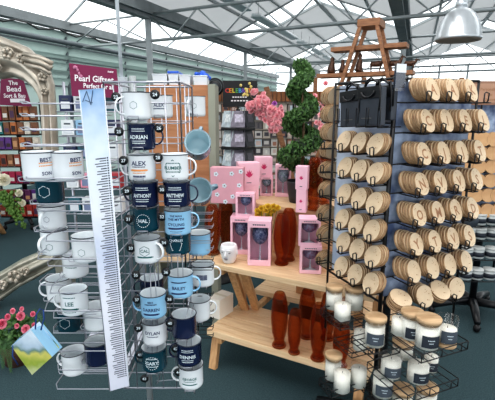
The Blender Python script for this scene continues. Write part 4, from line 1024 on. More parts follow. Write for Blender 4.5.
F1, hF1 = pink_box(241, 259, 186, 200, ZRs, 'plain pink box on the riser under the one with a flower print', rz=.18, depth=.1, print_=False)
D_, hD = pink_box(238.5, 260, 164, 186.5, ZRs + hF1 + .0005, 'pink box with a magenta flower, stacked left of centre on the riser', rz=.18, depth=.095, on=F1.location.y - .004)
F2, hF2 = pink_box(260, 272.5, 177, 196, ZRs, 'small windowed pink box on the riser, under another pink one', rz=-.1, depth=.08, window='green')
E_, hE = pink_box(255.5, 272.5, 158, 177, ZRs + hF2 + .0005, 'pink box stacked on the small windowed one on the riser', rz=.12, depth=.08, on=F2.location.y + .002, side='R')
G_, hG = pink_box(275, 290.5, 166, 197, ZRs, 'narrow windowed pink box on the riser left of the spiral topiary', rz=-.1, depth=.09, window='green')
I_, hI = pink_box(295.5, 305.5, 190, 213, ZRs, 'narrow pink box on the riser right of the dark plant pot, lower of two', rz=-.35, depth=.05)
H_, hH = pink_box(295, 307, 167, 190, ZRs + hI + .0005, 'narrow pink box on the riser right of the dark plant pot, upper of two', rz=-.35, depth=.05, on=I_.location.y + .001)
K_, hK = pink_box(299.5, 321, 246, 274, ZT0, 'square windowed pink box at the right of the table, lower of a stack', rz=-.1, depth=.1, window='red')
J_, hJ = pink_box(298.5, 320, 219, 246, ZT0 + hK + .0005, 'square windowed pink box at the right of the table, upper of a stack', rz=-.1, depth=.1, window='red', on=K_.location.y + .004)
L_, hL = pink_box(208, 221, 200, 226, ZT0, 'plain pink box half hidden behind the leftmost amber vase', rz=.1, depth=.08, print_=False)
# dusky pink flowered bag
p = TL(.135, RY0 + .1, ZRs); p = atz(227, 203.5, ZRs + .0015)
dep = p.y * math.cos(PITCH) - (p.z - CAMZ) * math.sin(PITCH); w = 33 / F * dep / 2; h = 36 / F * dep
t = thing('flowered_gift_bag', 'dusky pink gift bag with white flowers standing on the riser', 'gift bag', p, -.12)
mb = MB(); mb.box((-w, 0, 0), (w, .07, h), bev=.002); obj('bag_body', mb, M['pinkpaper'], t)
mb = MB()
for fx, fz in ((-.6, .25), (-.65, .82), (-.15, .5), (.3, .84), (.35, .2), (.75, .52), (-.1, .05), (.85, .9)):
    for k in range(5):
        a = 2 * PI * k / 5; c_ = (fx * w + .009 * math.cos(a), -.001, max(.01, fz * h) + .009 * math.sin(a))
        mb.add([(c_[0] + .006 * math.cos(q), -.001, c_[2] + .006 * math.sin(q)) for q in (0, 1.05, 2.1, 3.14, 4.2, 5.2)], [(0, 1, 2, 3, 4, 5)], M['inkwhite'])
    mb.add([(fx * w + .004 * math.cos(q), -.0018, max(.01, fz * h) + .004 * math.sin(q)) for q in (0, 1.05, 2.1, 3.14, 4.2, 5.2)], [(0, 1, 2, 3, 4, 5)], M['labeldk'])
obj('flower_print', mb, None, t)
# white face pot
p = atz(229, 262, ZT0 + .0015); S = .052
t = thing('face_pot', 'small white ceramic pot shaped as a face at the front left of the table', 'pot', p, -.35)
mb = MB(); mb.lathe([(.001, 0), (.55 * S, 0), (.66 * S, .15 * S), (.84 * S, .7 * S), (.95 * S, 1.35 * S), (.92 * S, 1.75 * S), (.82 * S, 2.02 * S), (.74 * S, 2.05 * S), (.7 * S, 1.9 * S), (.7 * S, .5 * S), (.001, .4 * S)], 32)
cer = mat('white_ceramic', (232, 230, 232), .4); obj('pot_body', mb, cer, t)
mb = MB(); mb.tube([(0, -.86 * S, 1.5 * S), (0, -1.02 * S, 1.2 * S), (0, -1.1 * S, .98 * S), (0, -.9 * S, .92 * S)], [.06 * S, .1 * S, .17 * S, .1 * S], n=10); obj('nose', mb, cer, t)
for s in (-1, 1):
    mb = MB(); mb.tube([(s * .12 * S, -.93 * S, 1.55 * S), (s * .35 * S, -.92 * S, 1.62 * S), (s * .62 * S, -.74 * S, 1.5 * S)], .07 * S, n=8); obj('brow', mb, cer, t)
    mb = MB(); mb.ball((s * .36 * S, -.83 * S, 1.32 * S), (.17 * S, .08 * S, .08 * S), n=12); obj('eye', mb, mat('painted_eye_lip_shade', (150, 146, 152), .5), t)  # socket shade put into a darker grey, shared with the lips
    mb = MB(); mb.ball((s * .93 * S, 0, 1.2 * S), (.1 * S, .2 * S, .3 * S), n=12); obj('ear', mb, cer, t)
mb = MB(); mb.ball((0, -.85 * S, .66 * S), (.26 * S, .1 * S, .07 * S), n=12); mb.ball((0, -.82 * S, .54 * S), (.2 * S, .1 * S, .07 * S), n=12); obj('lips', mb, mat('painted_eye_lip_shade', (176, 170, 176), .5), t)
# yellow flowers standing between boxes
q_ = TL(0, .24, 0); s_ = on_line(267, 250, (q_.x, q_.y), (ex.x, ex.y))[0]; p = TL(s_, .24, ZT0 + .0015); t = thing('yellow_flower_bunch', 'small bunch of yellow flowers behind the large windowed pink box', 'flowers', p)
rng = random.Random(9); dep = p.y + .1
mb = MB(); mb.lathe([(.001, 0), (.02, 0), (.026, .05), (.022, .05), (.016, .005), (.001, .005)], 18); obj('vase', mb, M['labelgrey'], t)
mb = MB()
for k in range(20):
    c_ = aty(257 + 21 * rng.random(), 206 + 12 * rng.random(), p.y + rng.uniform(-.03, .02)) - p
    mb.tube([(rng.uniform(-.01, .01), 0, .03), c_], .0015, n=4, m=M['leaf2']); bloom(mb, c_, .02, (rng.uniform(-.5, .5), -1, .8), rng, M['yellow'], 3)
obj('blossom_heads', mb, None, t)
# things on the lower levels
p = atz(214, 318, ZS0 + .0015); t = thing('white_card_carton', 'blank white card carton at the left end of the lower shelf', 'box', p, TYAW - .1)
mb = MB(); mb.box((-.045, 0, 0), (.045, .14, .125), bev=.002); obj('carton', mb, M['whitebox'], t)
mb = MB(); mb.box((-.046, .06, .1255), (.046, .08, .1262)); obj('tape', mb, mat('tape', (200, 190, 170), .3), t)
p = TL(.36, .70, ZS0 + .0015); t = thing('cardboard_tray', 'brown cardboard tray on the rear lower shelf', 'box', p, TYAW)
mb = MB()
for lo, hi in (((-.09, 0, 0), (.09, .16, .004)), ((-.09, 0, .004), (.09, .004, .075)), ((-.09, .156, .004), (.09, .16, .075)), ((-.09, .004, .004), (-.086, .156, .075)), ((.086, .004, .004), (.09, .156, .075))): mb.box(lo, hi)
obj('tray', mb, M['cardboard'], t)
p = TL(.66, .69, ZS0 + .0015); t = thing('cardboard_tray', 'small dark brown tray on the rear lower shelf behind the amber vases', 'box', p, TYAW)
mb = MB()
for lo, hi in (((-.06, 0, 0), (.06, .12, .004)), ((-.06, 0, .004), (.06, .004, .04)), ((-.06, .116, .004), (.06, .12, .04)), ((-.06, .004, .004), (-.056, .116, .04)), ((.056, .004, .004), (.06, .116, .04))): mb.box(lo, hi)
obj('tray', mb, M['brownwood'], t)
# ---------------------------------------------------------------- spiral topiary
p = atz(302, 206, ZRs); p = Vector((p.x - .01, p.y + .11, ZRs + .0015))
t = thing('spiral_topiary', 'green spiral clipped topiary in a dark pot on the riser', 'potted plant', p)
dY = p.y
mb = MB(); mb.lathe([(.001, 0), (.052, 0), (.062, .05), (.07, .12), (.073, .13), (.066, .13), (.06, .11), (.001, .1)], 28); obj('pot', mb, M['pot'], t)
rng = random.Random(21); mb = MB(); cores = MB(); NB = 40
for i in range(NB):
    f = i / (NB - 1); an = -.6 + f * 2 * PI * 3.35; rp_ = 14.5 * (1 - f) ** .8 + 2.5; dd = (dY * .978 + .1) / F
    y_ = 180 - 114 * f ** .92; r = (10.2 - 2.0 * f) * dd
    c_ = aty(301.5 + rp_ * math.cos(an), y_, dY + rp_ * dd * math.sin(an) * 1.2) - p
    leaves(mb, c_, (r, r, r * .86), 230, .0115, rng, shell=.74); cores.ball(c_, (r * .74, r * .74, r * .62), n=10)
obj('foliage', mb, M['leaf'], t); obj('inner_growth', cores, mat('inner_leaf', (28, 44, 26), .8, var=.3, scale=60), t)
mb = MB(); mb.tube([(0, 0, .1), aty(304, 150, dY) - p, aty(303, 110, dY) - p, aty(301, 70, dY) - p], [.01, .009, .007, .004], n=8); obj('stem', mb, M['stem'], t)
# ---------------------------------------------------------------- pink blossom spray in a tall floor vase behind
YB2 = 3.45
v0 = aty(275, 200, YB2); t = thing('pink_blossom_spray', 'arching spray of pink and lilac blossom behind the topiary', 'flowers', (v0.x, YB2, 0))
mb = MB(); mb.lathe([(.001, 0), (.08, 0), (.11, .25), (.07, .55), (.085, .62), (.075, .62), (.06, .54), (.001, .5)], 24); obj('vase', mb, M['pot'], t)
rng = random.Random(31); vo = Vector((v0.x, YB2, 0))
path = [aty(x, y, YB2) - vo for x, y in ((276, 175), (278, 140), (272, 118), (262, 108), (252, 98), (245, 88))]
mb = MB(); mb.tube([(0, 0, .5)] + path, [.006] * 4 + [.005, .004, .003], n=6); mb.tube([path[1], aty(274, 126, YB2) - vo], .003, n=5); obj('stem', mb, M['stem'], t)
mb = MB(); mb2 = MB(); mb3 = MB()
for k in range(125):
    f = rng.random(); x = 252 + 30 * f + rng.gauss(0, 2.6); y = 99 + 20 * f + rng.gauss(0, 5.5)
    if k > 100: x = 274 + rng.uniform(-3, 4); y = 118 + rng.uniform(0, 13)
    c_ = aty(x, y, YB2 + rng.uniform(-.05, .05)) - vo
    (bloom(mb2, c_, .022, (rng.uniform(-1, 1), -1, rng.uniform(-.3, .8)), rng, None, 3) if 268 < x < 281 and y < 106 else bloom(mb, c_, rng.uniform(.022, .036), (rng.uniform(-1, 1), -1, rng.uniform(-.3, .8)), rng, None, 3))
for k in range(12):
    c_ = aty(244 + rng.gauss(2, 3), 88 + rng.gauss(1, 3.5), YB2) - vo; mb3.ball(c_, .012, n=6)
obj('pink_blossom', mb, M['blossom'], t); obj('lilac_blossom', mb2, M['lilac'], t); obj('yellow_buds', mb3, mat('bud_yellow', (216, 196, 120), .6, var=.15, scale=40), t)
# second spray right of the topiary
YB3 = 3.35
v0 = aty(330, 200, YB3); t = thing('pink_blossom_spray', 'loose pink blossom between the topiary and the coaster stand', 'flowers', (v0.x, YB3, 0)); vo = Vector((v0.x, YB3, 0))
mb = MB(); mb.lathe([(.001, 0), (.08, 0), (.1, .3), (.06, .55), (.07, .6), (.06, .6), (.001, .5)], 24); obj('vase', mb, M['pot'], t)
mb = MB(); mb.tube([(0, 0, .5), aty(328, 160, YB3) - vo, aty(326, 112, YB3) - vo], .005, n=6); obj('stem', mb, M['stem'], t)
mb = MB()
for k in range(34):
    c_ = aty(326 + rng.gauss(0, 5), 113 + rng.gauss(0, 9), YB3 + rng.uniform(-.04, .04)) - vo; bloom(mb, c_, .022, (rng.uniform(-1, 1), -1, .3), rng, None, 3)
obj('pink_blossom', mb, M['blossom'], t)
# ---------------------------------------------------------------- tall trestle display with bronze animals
YA = 3.75
ap = aty(372, 22, YA); AD = ex.copy(); AN = en.copy()
lad = thing('trestle_display', 'tall brown A-frame trestle with two boards behind the hanging black bags', 'display stand', (ap.x, ap.y, 0), TYAW)
def AL(px, py): s, z = on_line(px, py, ap, (ex.x, ex.y)); return s, z
tl, tr_ = AL(364, 25), AL(379, 25); bl, br = AL(344, 85), AL(392, 86)
def ext(a, b): k = a[1] / (a[1] - b[1]); return (a[0] + (b[0] - a[0]) * k, 0)
for yo in (-.09, .09):
    for a, b in ((tl, bl), (tr_, br)):
        e = ext(a, b); mb = MB(); beam(mb, (a[0], yo, a[1]), (e[0], yo, .0), .033, .028); obj('leg', mb, M['brownwood'], lad)
mb = MB(); mb.box((tl[0] - .03, -.11, tl[1] - .03), (tr_[0] + .03, .11, tl[1] + .03), bev=.004); obj('ridge_block', mb, M['brownwood'], lad)
b1a, b1b = AL(319, 77), AL(414, 72); b2a, b2b = AL(333, 50), AL(408, 46)
for a, b in ((b1a, b1b), (b2a, b2b)):
    z = (a[1] + b[1]) / 2; mb = MB(); mb.box((a[0], -.07, z - .018), (b[0], .07, z + .018), bev=.004); obj('shelf_board', mb, M['brownwood'], lad)
zb1 = (b1a[1] + b1b[1]) / 2 + .018
def tube_body(mb, pts, n=10): mb.tube([p[0] for p in pts], [p[1] for p in pts], n=n)
def quadruped(mb, s, neck=1.0, horn=False):
    tube_body(mb, [((-.5 * s, 0, .56 * s), 0.090 * s), ((-.42 * s, 0, .6 * s), 0.225 * s), ((-.15 * s, 0, .58 * s), 0.225 * s), ((.15 * s, 0, .6 * s), 0.255 * s), ((.36 * s, 0, .64 * s), 0.210 * s), ((.48 * s, 0, .8 * s * neck), 0.135 * s), ((.56 * s, 0, .98 * s * neck), 0.112 * s), ((.7 * s, 0, .98 * s * neck), .07 * s), ((.85 * s, 0, .9 * s * neck), .045 * s)])
    for x, k in ((-.42, -1), (.3, 1)):
        for y in (-.09, .09):
            tube_body(mb, [((x * s, y * s, .55 * s), .09 * s), (((x + .03 * k) * s, y * s, .32 * s), .05 * s), (((x - .02) * s, y * s, .12 * s), .03 * s), (((x) * s, y * s, 0), .04 * s)], 8)
    tube_body(mb, [((-.5 * s, 0, .62 * s), .03 * s), ((-.62 * s, 0, .5 * s), .025 * s), ((-.64 * s, 0, .3 * s), .02 * s)], 6)
    for y in (-.05, .05):
        tube_body(mb, [((.57 * s, y * s, 1.02 * s * neck), .03 * s), ((.54 * s, y * 2.2 * s, 1.16 * s * neck), .012 * s)], 6)
        if horn: tube_body(mb, [((.58 * s, y * s, 1.04 * s), .022 * s), ((.48 * s, y * 3 * s, 1.2 * s), .018 * s), ((.4 * s, y * 4 * s, 1.12 * s), .008 * s)], 6)
def upright(mb, s, ears=.2, lean=0, k=1):
    tube_body(mb, [((0, 0, 0), .13 * s * k), ((0, 0, .12 * s), .17 * s * k), ((.0, 0, .35 * s), .15 * s * k), ((lean * s, 0, .6 * s), .1 * s * k), ((lean * s, 0, .72 * s), .075 * s * k), ((lean * s, 0, .84 * s), .1 * s * k), ((lean * s, 0, .95 * s), .05 * s * k)])
    tube_body(mb, [((lean * s, -.02 * s, .82 * s), .07 * s), (((lean + .12) * s, -.04 * s, .8 * s), .035 * s)], 8)
    for y in (-1, 1):
        tube_body(mb, [((lean * s, y * .05 * s, .9 * s), .03 * s), (((lean - .04) * s, y * .08 * s, (.92 + ears) * s), .012 * s)], 6)
        tube_body(mb, [((.02 * s, y * .1 * s, .55 * s), .04 * s), ((.13 * s, y * .1 * s, .42 * s), .03 * s), ((.16 * s, y * .03 * s, .52 * s), .025 * s)], 6)
        tube_body(mb, [((0, y * .12 * s, .12 * s), .08 * s), ((.18 * s, y * .12 * s, .04 * s), .04 * s)], 6)
for kind, px, py, yt, name, lab, args in (
    ('u', 331, 76, 60, 'meerkat_figurine', 'small bronze upright animal figurine, leftmost on the lower trestle board', (.05, .05)),
    ('u', 342.5, 75, 62, 'meerkat_figurine', 'small bronze upright figurine, second from left on the lower trestle board', (.02, -.03)),
    ('u', 358.5, 75, 53, 'hare_figurine', 'tall bronze hare figurine standing between the trestle legs', (.3, .04)),
    ('q', 376, 73, 60, 'sheep_figurine', 'bronze four-legged animal figurine in the middle of the lower trestle board', (.95, True)),
    ('q', 394.5, 72, 57, 'horse_figurine', 'bronze horse figurine just right of the right trestle leg', (1.12, False)),
    ('q', 409.5, 71, 60, 'dog_figurine', 'bronze four-legged figurine at the right end of the lower trestle board', (.9, False))):
    s, _ = AL(px, py); loc = Vector((ap.x, ap.y, 0)) + ex * s + Vector((0, 0, zb1 + .005)); dep = loc.y
    H = (py - yt) / F * dep; mb = MB()
    (upright(mb, H / (1.0 + args[0] * .8), *args, k=1.15 if px == 358.5 else 1.5) if kind == 'u' else quadruped(mb, H / (1.2 * args[0]), *args))
    o = obj(name, mb, M['bronze'], None, loc); o.rotation_euler = (0, 0, TYAW + (PI if px in (396,) else 0)); tag(o, lab, 'figurine', 'bronze animals on the trestle')
# ---------------------------------------------------------------- coaster stand
SA = math.radians(23); SC = Vector((.512, 1.5, 0))
ur = Vector((math.cos(SA), math.sin(SA), 0)); ul = Vector((-math.sin(SA), math.cos(SA), 0)); nr = Vector((math.sin(SA), -math.cos(SA), 0)); nl = -ur
SR, SL = .40, .36
zt_ = aty(390, 72, 1.5).z; zb_ = aty(386, 300, 1.5).z
cs = thing('coaster_spinner', 'black wire spinner stand of wooden coasters with candle baskets below', 'display stand', (SC.x, SC.y, 0)); so2 = SC.copy()
cen = ur * SR / 2 + ul * SL / 2
mb = MB(); mb.tube([cen + Vector((0, 0, .05)), cen + Vector((0, 0, zt_))], .018, n=12); obj('pole', mb, M['blackpl'], cs)
for k in range(5):
    a = 2 * PI * k / 5 + .2; mb = MB(); d = Vector((math.cos(a), math.sin(a), 0)); mb.tube([cen + Vector((0, 0, .1)), cen + d * .3 + Vector((0, 0, .065))], [.03, .02], n=8); obj('star_leg', mb, M['blackpl'], cs)
    mb = MB(); mb.ball(cen + d * .3 + Vector((0, 0, .028)), .028, n=10); obj('caster', mb, M['black'], cs)
mb = MB(); corners = [Vector((0, 0, 0)), ur * SR, ur * SR + ul * SL, ul * SL]
for k, c_ in enumerate(corners):
    mb.tube([c_ + Vector((0, 0, zb_ - (.30 if k in (0, 1, 3) else 0))), c_ + Vector((0, 0, zt_ + (.02 if k == 0 else -.02)))], .0085 if k == 0 else .005, n=8)
for z in (zb_ - .01, zt_ - .02): mb.tube([c_ + Vector((0, 0, z)) for c_ in corners], .005, n=6, closed=True)
obj('frame', mb, M['black'], cs)
for nm, a, b, m, inset, nn in (('backing_panel', Vector(), ur * SR, M['bluepanel'], .012, nr), ('backing_panel', Vector(), ul * SL, M['greypanel'], .012, nl), ('backing_panel', ul * SL, ul * SL + ur * SR, M['greypanel'], .012, -nr), ('backing_panel', ur * SR, ur * SR + ul * SL, M['bluepanel'], .012, ur)):
    mb = MB(); dirv = (b - a).normalized(); i0 = a + dirv * .012 - nn * inset; i1 = b - dirv * .012 - nn * inset; z0, z1 = zb_ + .005, zt_ - .03
    vs = [i0 + Vector((0, 0, z0)), i1 + Vector((0, 0, z0)), i1 + Vector((0, 0, z1)), i0 + Vector((0, 0, z1))]; mb.add(vs + [v - nn * .003 for v in vs], [(0, 1, 2, 3), (7, 6, 5, 4), (0, 4, 5, 1), (1, 5, 6, 2), (2, 6, 7, 3), (3, 7, 4, 0)]); obj(nm, mb, m, cs)
# pale blue print on the left backing: a soft darker block low on the sheet
CRd, CTh = .0425, .0075
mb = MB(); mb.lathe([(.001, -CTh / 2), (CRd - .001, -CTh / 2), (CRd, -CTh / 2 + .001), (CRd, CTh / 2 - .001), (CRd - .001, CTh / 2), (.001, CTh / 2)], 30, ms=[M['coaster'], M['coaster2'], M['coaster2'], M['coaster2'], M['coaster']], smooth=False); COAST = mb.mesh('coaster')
def letter_mesh(ch):
    k = ('letter', ch)
    if k not in CACHE:
        mb = MB(); z = CTh / 2 + .0004
        if ch != '.': add_text(mb, ch, .05, lambda x, y: (x, y - .001, z))
        r = random.Random(ord(ch))
        for i in range(14):
            a = r.uniform(0, 6.28); d = CRd * r.uniform(.3 if ch == '.' else .68, .9); s = .0016 * r.uniform(.7, 1.6)
            mb.add([(d * math.cos(a) + s * math.cos(q), d * math.sin(a) + s * math.sin(q), z) for q in (0, 1.57, 3.14, 4.71)], [(0, 1, 2, 3)])
        CACHE[k] = mb.mesh('letter_mark', M['burn'])
    return CACHE[k]
crng = random.Random(77)
def stack(base, n, z, count, ch, where, group, tilt=22, step=.0112, first=0.0):
    """coasters leaning on a hook arm; the front one is last along n"""
    Zax = (n * math.cos(math.radians(tilt)) + Vector((0, 0, math.sin(math.radians(tilt))))).normalized()
    X = Vector((0, 0, 1)).cross(Zax).normalized(); Y = Zax.cross(X)
    R0 = Matrix((X, Y, Zax)).transposed().to_4x4()
    for i in range(count):
        d = first + step * (count - 1 - i)
        jit = Vector((0, 0, crng.uniform(-.0006, .0))) + X * crng.uniform(-.003, .003)
        loc = base - (n if tilt < 40 else Zax) * (first + (step if tilt < 40 else CTh + .0012) * i) + jit + Vector((0, 0, z))
        o = link('wooden_coaster', COAST); o.matrix_world = Matrix.Translation(loc) @ R0 @ Matrix.Rotation(crng.uniform(-.2, .2) if i == 0 else crng.uniform(0, 6), 4, 'Z')
        if i == 0:
            tag(o, ('wooden coaster lettered %s, front of %s' % (ch, where)) if ch not in '.' else 'dotted wooden coaster, front of ' + where, 'coaster', group)
            link('letter_mark', letter_mesh(ch), o)
        else: tag(o, 'wooden coaster %s from front, %s' % (ORD[i], where), 'coaster', group)
def rod(pts, name='hook_arm', r=.0026): mb = MB(); mb.tube(pts, r, M['black'], n=6); obj(name, mb, M['black'], cs)
def hook(root, n, L, z, r=.0025):
    L += .012; a_ = Vector((0, 0, 1)).cross(n); sg_ = 1 if n.dot(nr) < .9 else -1; root = root + a_ * (.004 if sg_ > 0 else -.044); lp = [root - a_ * .028 * sg_ + Vector((0, 0, z)), root - a_ * .028 * sg_ + n * (L - .004) + Vector((0, 0, z)), root + n * (L - .002) + Vector((0, 0, z))]
    e = root + n * L; up = Vector((0, 0, 1)); s = up.cross(n) * .0042 * (-1 if n.dot(nr) > .9 else 1)
    zz = Vector((0, 0, z)); mb = MB()
    mb.tube([root + zz, e + zz, e + n * .006 + zz + up * .006, e + n * .008 + zz + up * .032, e + zz + up * .036 + s * 1.5, e + zz + up * .032 + s * 3, e + zz + up * .004 + s * 3, e + zz + s * 1.0], r, n=5); mb.tube(lp, r, n=5); obj('hook_arm', mb, M['black'], cs)
nrt = (nr + ur * .28).normalized(); UR = [.078 + .090 * k for k in range(4)]; OFF = .075
p1 = SC + ur * UR[0] + nr * OFF
d2 = (ur.x, ur.y)
RY = [89, 121, 154, 184.5, 215.5, 245, 272.5]
rowname = ['top', 'second', 'third', 'fourth', 'fifth', 'sixth', 'seventh', 'lowest']
LET = ['AAK', 'CIEL', 'CJJT', 'NVVS', 'OMRD', 'YTVS', '....']
RX = [428, 421.5, 420, 409, 408.5, 407, 405]
for r, yy in enumerate(RY):
    x_ = 424 - (yy - 89) * 17 / 183.5
    _, z = on_line(x_, yy, (p1.x, p1.y), d2)
    for k in range(4):
        b_ = ur * UR[k] + nr * OFF
        if r == 0 and k == 3: cnt = 0
        elif r in (3, 4) and k == 3: cnt = 6
        else: cnt = 6 if k == 0 else 5
        if r == 0: b_ = b_ + ur * .012
        ch = LET[r][k] if k < len(LET[r]) else '.'
        if cnt: stack(SC + b_, nrt, z, cnt, ch, '%s stack, %s row, blue side' % (ORD[k], rowname[r]), 'coasters on the blue side')
        hook(ur * (UR[k] + .01 + (.012 if r == 0 else 0)), nr, OFF + .012, z - .0432)
    rod([Vector((0, 0, z - .0432)), ur * SR + Vector((0, 0, z - .0432))], 'row_rail')
# lowest row: a heap lying flatter on the candle basket rail
for k, (px, py, tl_, cnt) in enumerate(((401, 298, 62, 5), (425, 296, 22, 5), (440, 290, 50, 4), (456, 288, 16, 4))):
    u = UR[k]; q = SC + ur * u + nr * .07
    _, z = on_line(px, py, (q.x, q.y), d2); s_, z = on_line(px, py, (SC + nr * .07).to_tuple()[:2], d2)
    stack(SC + ur * s_ + nr * .07, nr, z, cnt, '.', '%s stack, lowest row, blue side' % ORD[k], 'coasters on the blue side', tilt=tl_, step=.0112 if tl_ < 40 else .004)
    if tl_ < 40: hook(ur * (s_ + .01), nr, .085, z - .0432)
rod([Vector((0, 0, z - CRd)), ur * SR + Vector((0, 0, z - CRd))], 'row_rail')
# left side: three columns
OL = .05
p2 = SC + ul * .05 + nl * OL
LY = [144.5, 173.5, 203, 230.5, 256.5, 283]
LX = [375, 376, 375, 372, 373.5, 371]
d3 = (ul.x, ul.y)
for r, yy in enumerate(LY):
    q = SC + nl * OL; s0, z = on_line(LX[r], yy, (q.x, q.y), d3)
    for k in range(3):
        s_ = s0 + .093 * k
        stack(SC + ul * s_ + nl * OL, nl, z, 4, '.', '%s stack, %s row, pale side' % (ORD[k], ORD[r]), 'coasters on the pale side', step=.0098)
        hook(ul * (s_ - .008), nl, OL + .012, z - .0432)
    rod([Vector((0, 0, z - .0432)), ul * SL + Vector((0, 0, z - .0432))], 'row_rail')
    hook(ul * (SL - .01), nl, OL, z - .0432)
# far side seen edge-on along the left post
for r, yy in enumerate((95, 113, 132, 151, 172, 192, 217, 238, 264)):
    q = SC + ul * SL - nr * .055; 
    p_ = aty(325, yy, SC.y + .32); z = p_.z
    stack(SC + ul * (SL + .085) + ur * .026, -nr, z, 4, '.', '%s stack down the far left edge' % ORD[r], 'coasters on the far side', step=.018)
    hook(ul * SL + ur * .02, -nr, .085, z - .0432)
# header in clear plastic over the corner post
h0 = aty(397, 88, 1.47)
t = thing('header_card', 'small dark header card in a clear plastic sleeve topping the corner post', 'sign', h0, SA)
mb = MB(); mb.box((-.012, -.004, 0), (.028, .004, .055)); obj('card', mb, mat('header_navy', (48, 56, 74), .4, var=.1, scale=20), t)
mb = MB(); mb.box((-.014, -.006, -.01), (.03, .006, .078)); obj('clear_sleeve', mb, M['clear'], t)
mb = MB(); mb.box((-.013, -.0062, .05), (.029, -.006, .078), mat('sleeve_glare', (226, 230, 234), .3)); obj('painted_glare', mb, None, t)  # pale plate painted as glare on the clear sleeve
mb = MB(); mb.tube([(-.008, .005, -.06), (-.008, .005, .03)], .003, n=6); obj('clip', mb, M['black'], t)
# ---------------------------------------------------------------- black bags hanging at the top of the pale side
for k, (px, yt, yb, uu, lab) in enumerate(((351, 92, 127, .0, 'flat black bag hanging on the pale side, in front, farther from the corner post'), (370, 88, 126, .0, 'flat black bag hanging on the pale side, in front, nearer the corner post'), (381, 88, 120, .0, 'black bag hanging closest to the corner post, half behind another'))):
    off = [.06, .066, .018][k]
    q = SC + nl * off; s_, z0 = on_line(px, yb, (q.x, q.y), d3); _, z1 = on_line(px, yt, (q.x, q.y), d3)
    T = Matrix((ul * -1, nl * -1, Vector((0, 0, 1)))).transposed().to_4x4()
    o = thing('black_bag', lab, 'bag', (0, 0, 0), 0, 'black bags on the coaster stand'); o.matrix_world = Matrix.Translation(SC + ul * s_ + nl * off + Vector((0, 0, z1))) @ T @ Matrix.Rotation(-.06 + .03 * k, 4, 'Y')
    H = z1 - z0; W = .062; bm = mat('black_bag_cloth', (58, 63, 72), .45, var=.1, scale=20)
    mb = MB(); mb.box((-W, -.012, -H), (W, .012, 0), bev=.005); obj('bag_body', mb, bm, o)
    mb = MB(); mb.box((-W * .98, -.0165, -H * .28), (W * .98, -.0125, .004), bev=.002); mb.tube([(W * .55 * math.cos(a * PI / 8), -.019, -H * .1 - .02 * math.sin(a * PI / 8)) for a in range(9)], .004, n=6); obj('flap', mb, M['blackpl'], o)
    mb = MB()
    for j in range(7): mb.box((-W * .6 + j * .008, -.0132, -H * .8), (-W * .6 + j * .008 + .006, -.0126, -H * .78))
    obj('print', mb, mat('bag_print_gold', (120, 116, 110), .5), o)
    mb = MB()
    for j in range(2): mb.tube([(-W * .7, 0, -.005), (-W * .5 + .01 * j, -.01 * j, .016 + .008 * j), (0, -.006, .026 + .008 * j), (W * .5, -.01 * j, .018), (W * .75, 0, -.002)], .0035, n=6)
    mb.tube([(W * .6, -.01, 0), (W * .95, -.02, .02), (W * 1.1, -.02, -.03), (W * 1.0, -.02, -.08)], .003, n=6)
    obj('cord_handle', mb, M['black'], o)
for px, yy in ((343, 118), (352, 118), (362, 118), (372, 118), (384, 118)):
    q = SC + nl * .075; s_, z = on_line(px, yy, (q.x, q.y), d3); up = Vector((0, 0, 1))
    rod([ul * s_ + Vector((0, 0, z - .03)), ul * s_ + nl * .1 + Vector((0, 0, z - .032)), ul * s_ + nl * .102 + Vector((0, 0, z + .035)), ul * (s_ - .012) + nl * .102 + Vector((0, 0, z + .035)), ul * (s_ - .012) + nl * .101 + Vector((0, 0, z - .02))], r=.002)
zrail = on_line(360, 122, (SC.x, SC.y), d3)[1]
rod([Vector((0, 0, zrail)), ul * SL + Vector((0, 0, zrail))], 'row_rail'); zr2 = on_line(360, 88, (SC.x, SC.y), d3)[1]
rod([Vector((0, 0, zr2)), ul * SL + Vector((0, 0, zr2))], 'row_rail')
# ---------------------------------------------------------------- candle baskets
def basket(a, d, n, L, D, z, h, name='wire_basket', nb=7):
    """a: corner offset from the post, d along the face, n outward"""
    mb = MB(); r = .0019; zz = Vector((0, 0, z))
    P = [a + zz, a + d * L + zz, a + d * L + n * D + zz, a + n * D + zz]
    for dz in (0, h): mb.tube([p + Vector((0, 0, dz)) for p in P], r * 1.2, n=5, closed=True)
    for k in range(nb + 1): mb.tube([a + d * L * k / nb + zz, a + d * L * k / nb + n * D + zz], r * .8, n=5)
    for k in range(1, 3): mb.tube([a + n * D * k / 3 + zz, a + n * D * k / 3 + d * L + zz], r * .8, n=5)
    for k in range(0, nb + 1, 3): mb.tube([a + d * L * k / nb + n * D + zz, a + d * L * k / nb + n * D + zz + Vector((0, 0, h))], r, n=5)
    for p in P: mb.tube([p, p + Vector((0, 0, h))], r, n=5)
    obj(name, mb, M['black'], cs)
CZ = {'RU': .70, 'RL': .52, 'RB': .36, 'LU': .70, 'LM': .57, 'LC': .65, 'LB': .42, 'LL': .42}
def far_corner(px, py, z, d, n):
    w_ = atz(px, py, z) - SC; return w_.dot(d), w_.dot(n) - .02
for nm_, px, py in (('RU', 459, 343), ('RL', 455, 383), ('RB', 440, 415)):
    L_, D_ = far_corner(px, py, CZ[nm_], ur, nr); basket(nr * .02 - ur * .06, ur, nr, L_ + .06, D_ + (.035 if nm_ == 'RU' else .012), CZ[nm_] - .004, .03)
for nm_, px, py in (('LU', 321, 314), ('LL', 319, 384)):
    L_, D_ = far_corner(px, py, CZ[nm_], ul, nl); basket(nl * .02, ul, nl, L_, D_, CZ[nm_] - .004, .03)
basket(nl * .02, ul, nl, .12, .1, CZ['LM'] - .004, .02, nb=4); basket(nl * .02 + nr * .01, nr, nl, .13, .115, CZ['LC'] - .004, .02, nb=4); basket(nr * .01 - ur * .07, ur, nr, .12, .11, CZ['LB'] - .004, .02, nb=4)
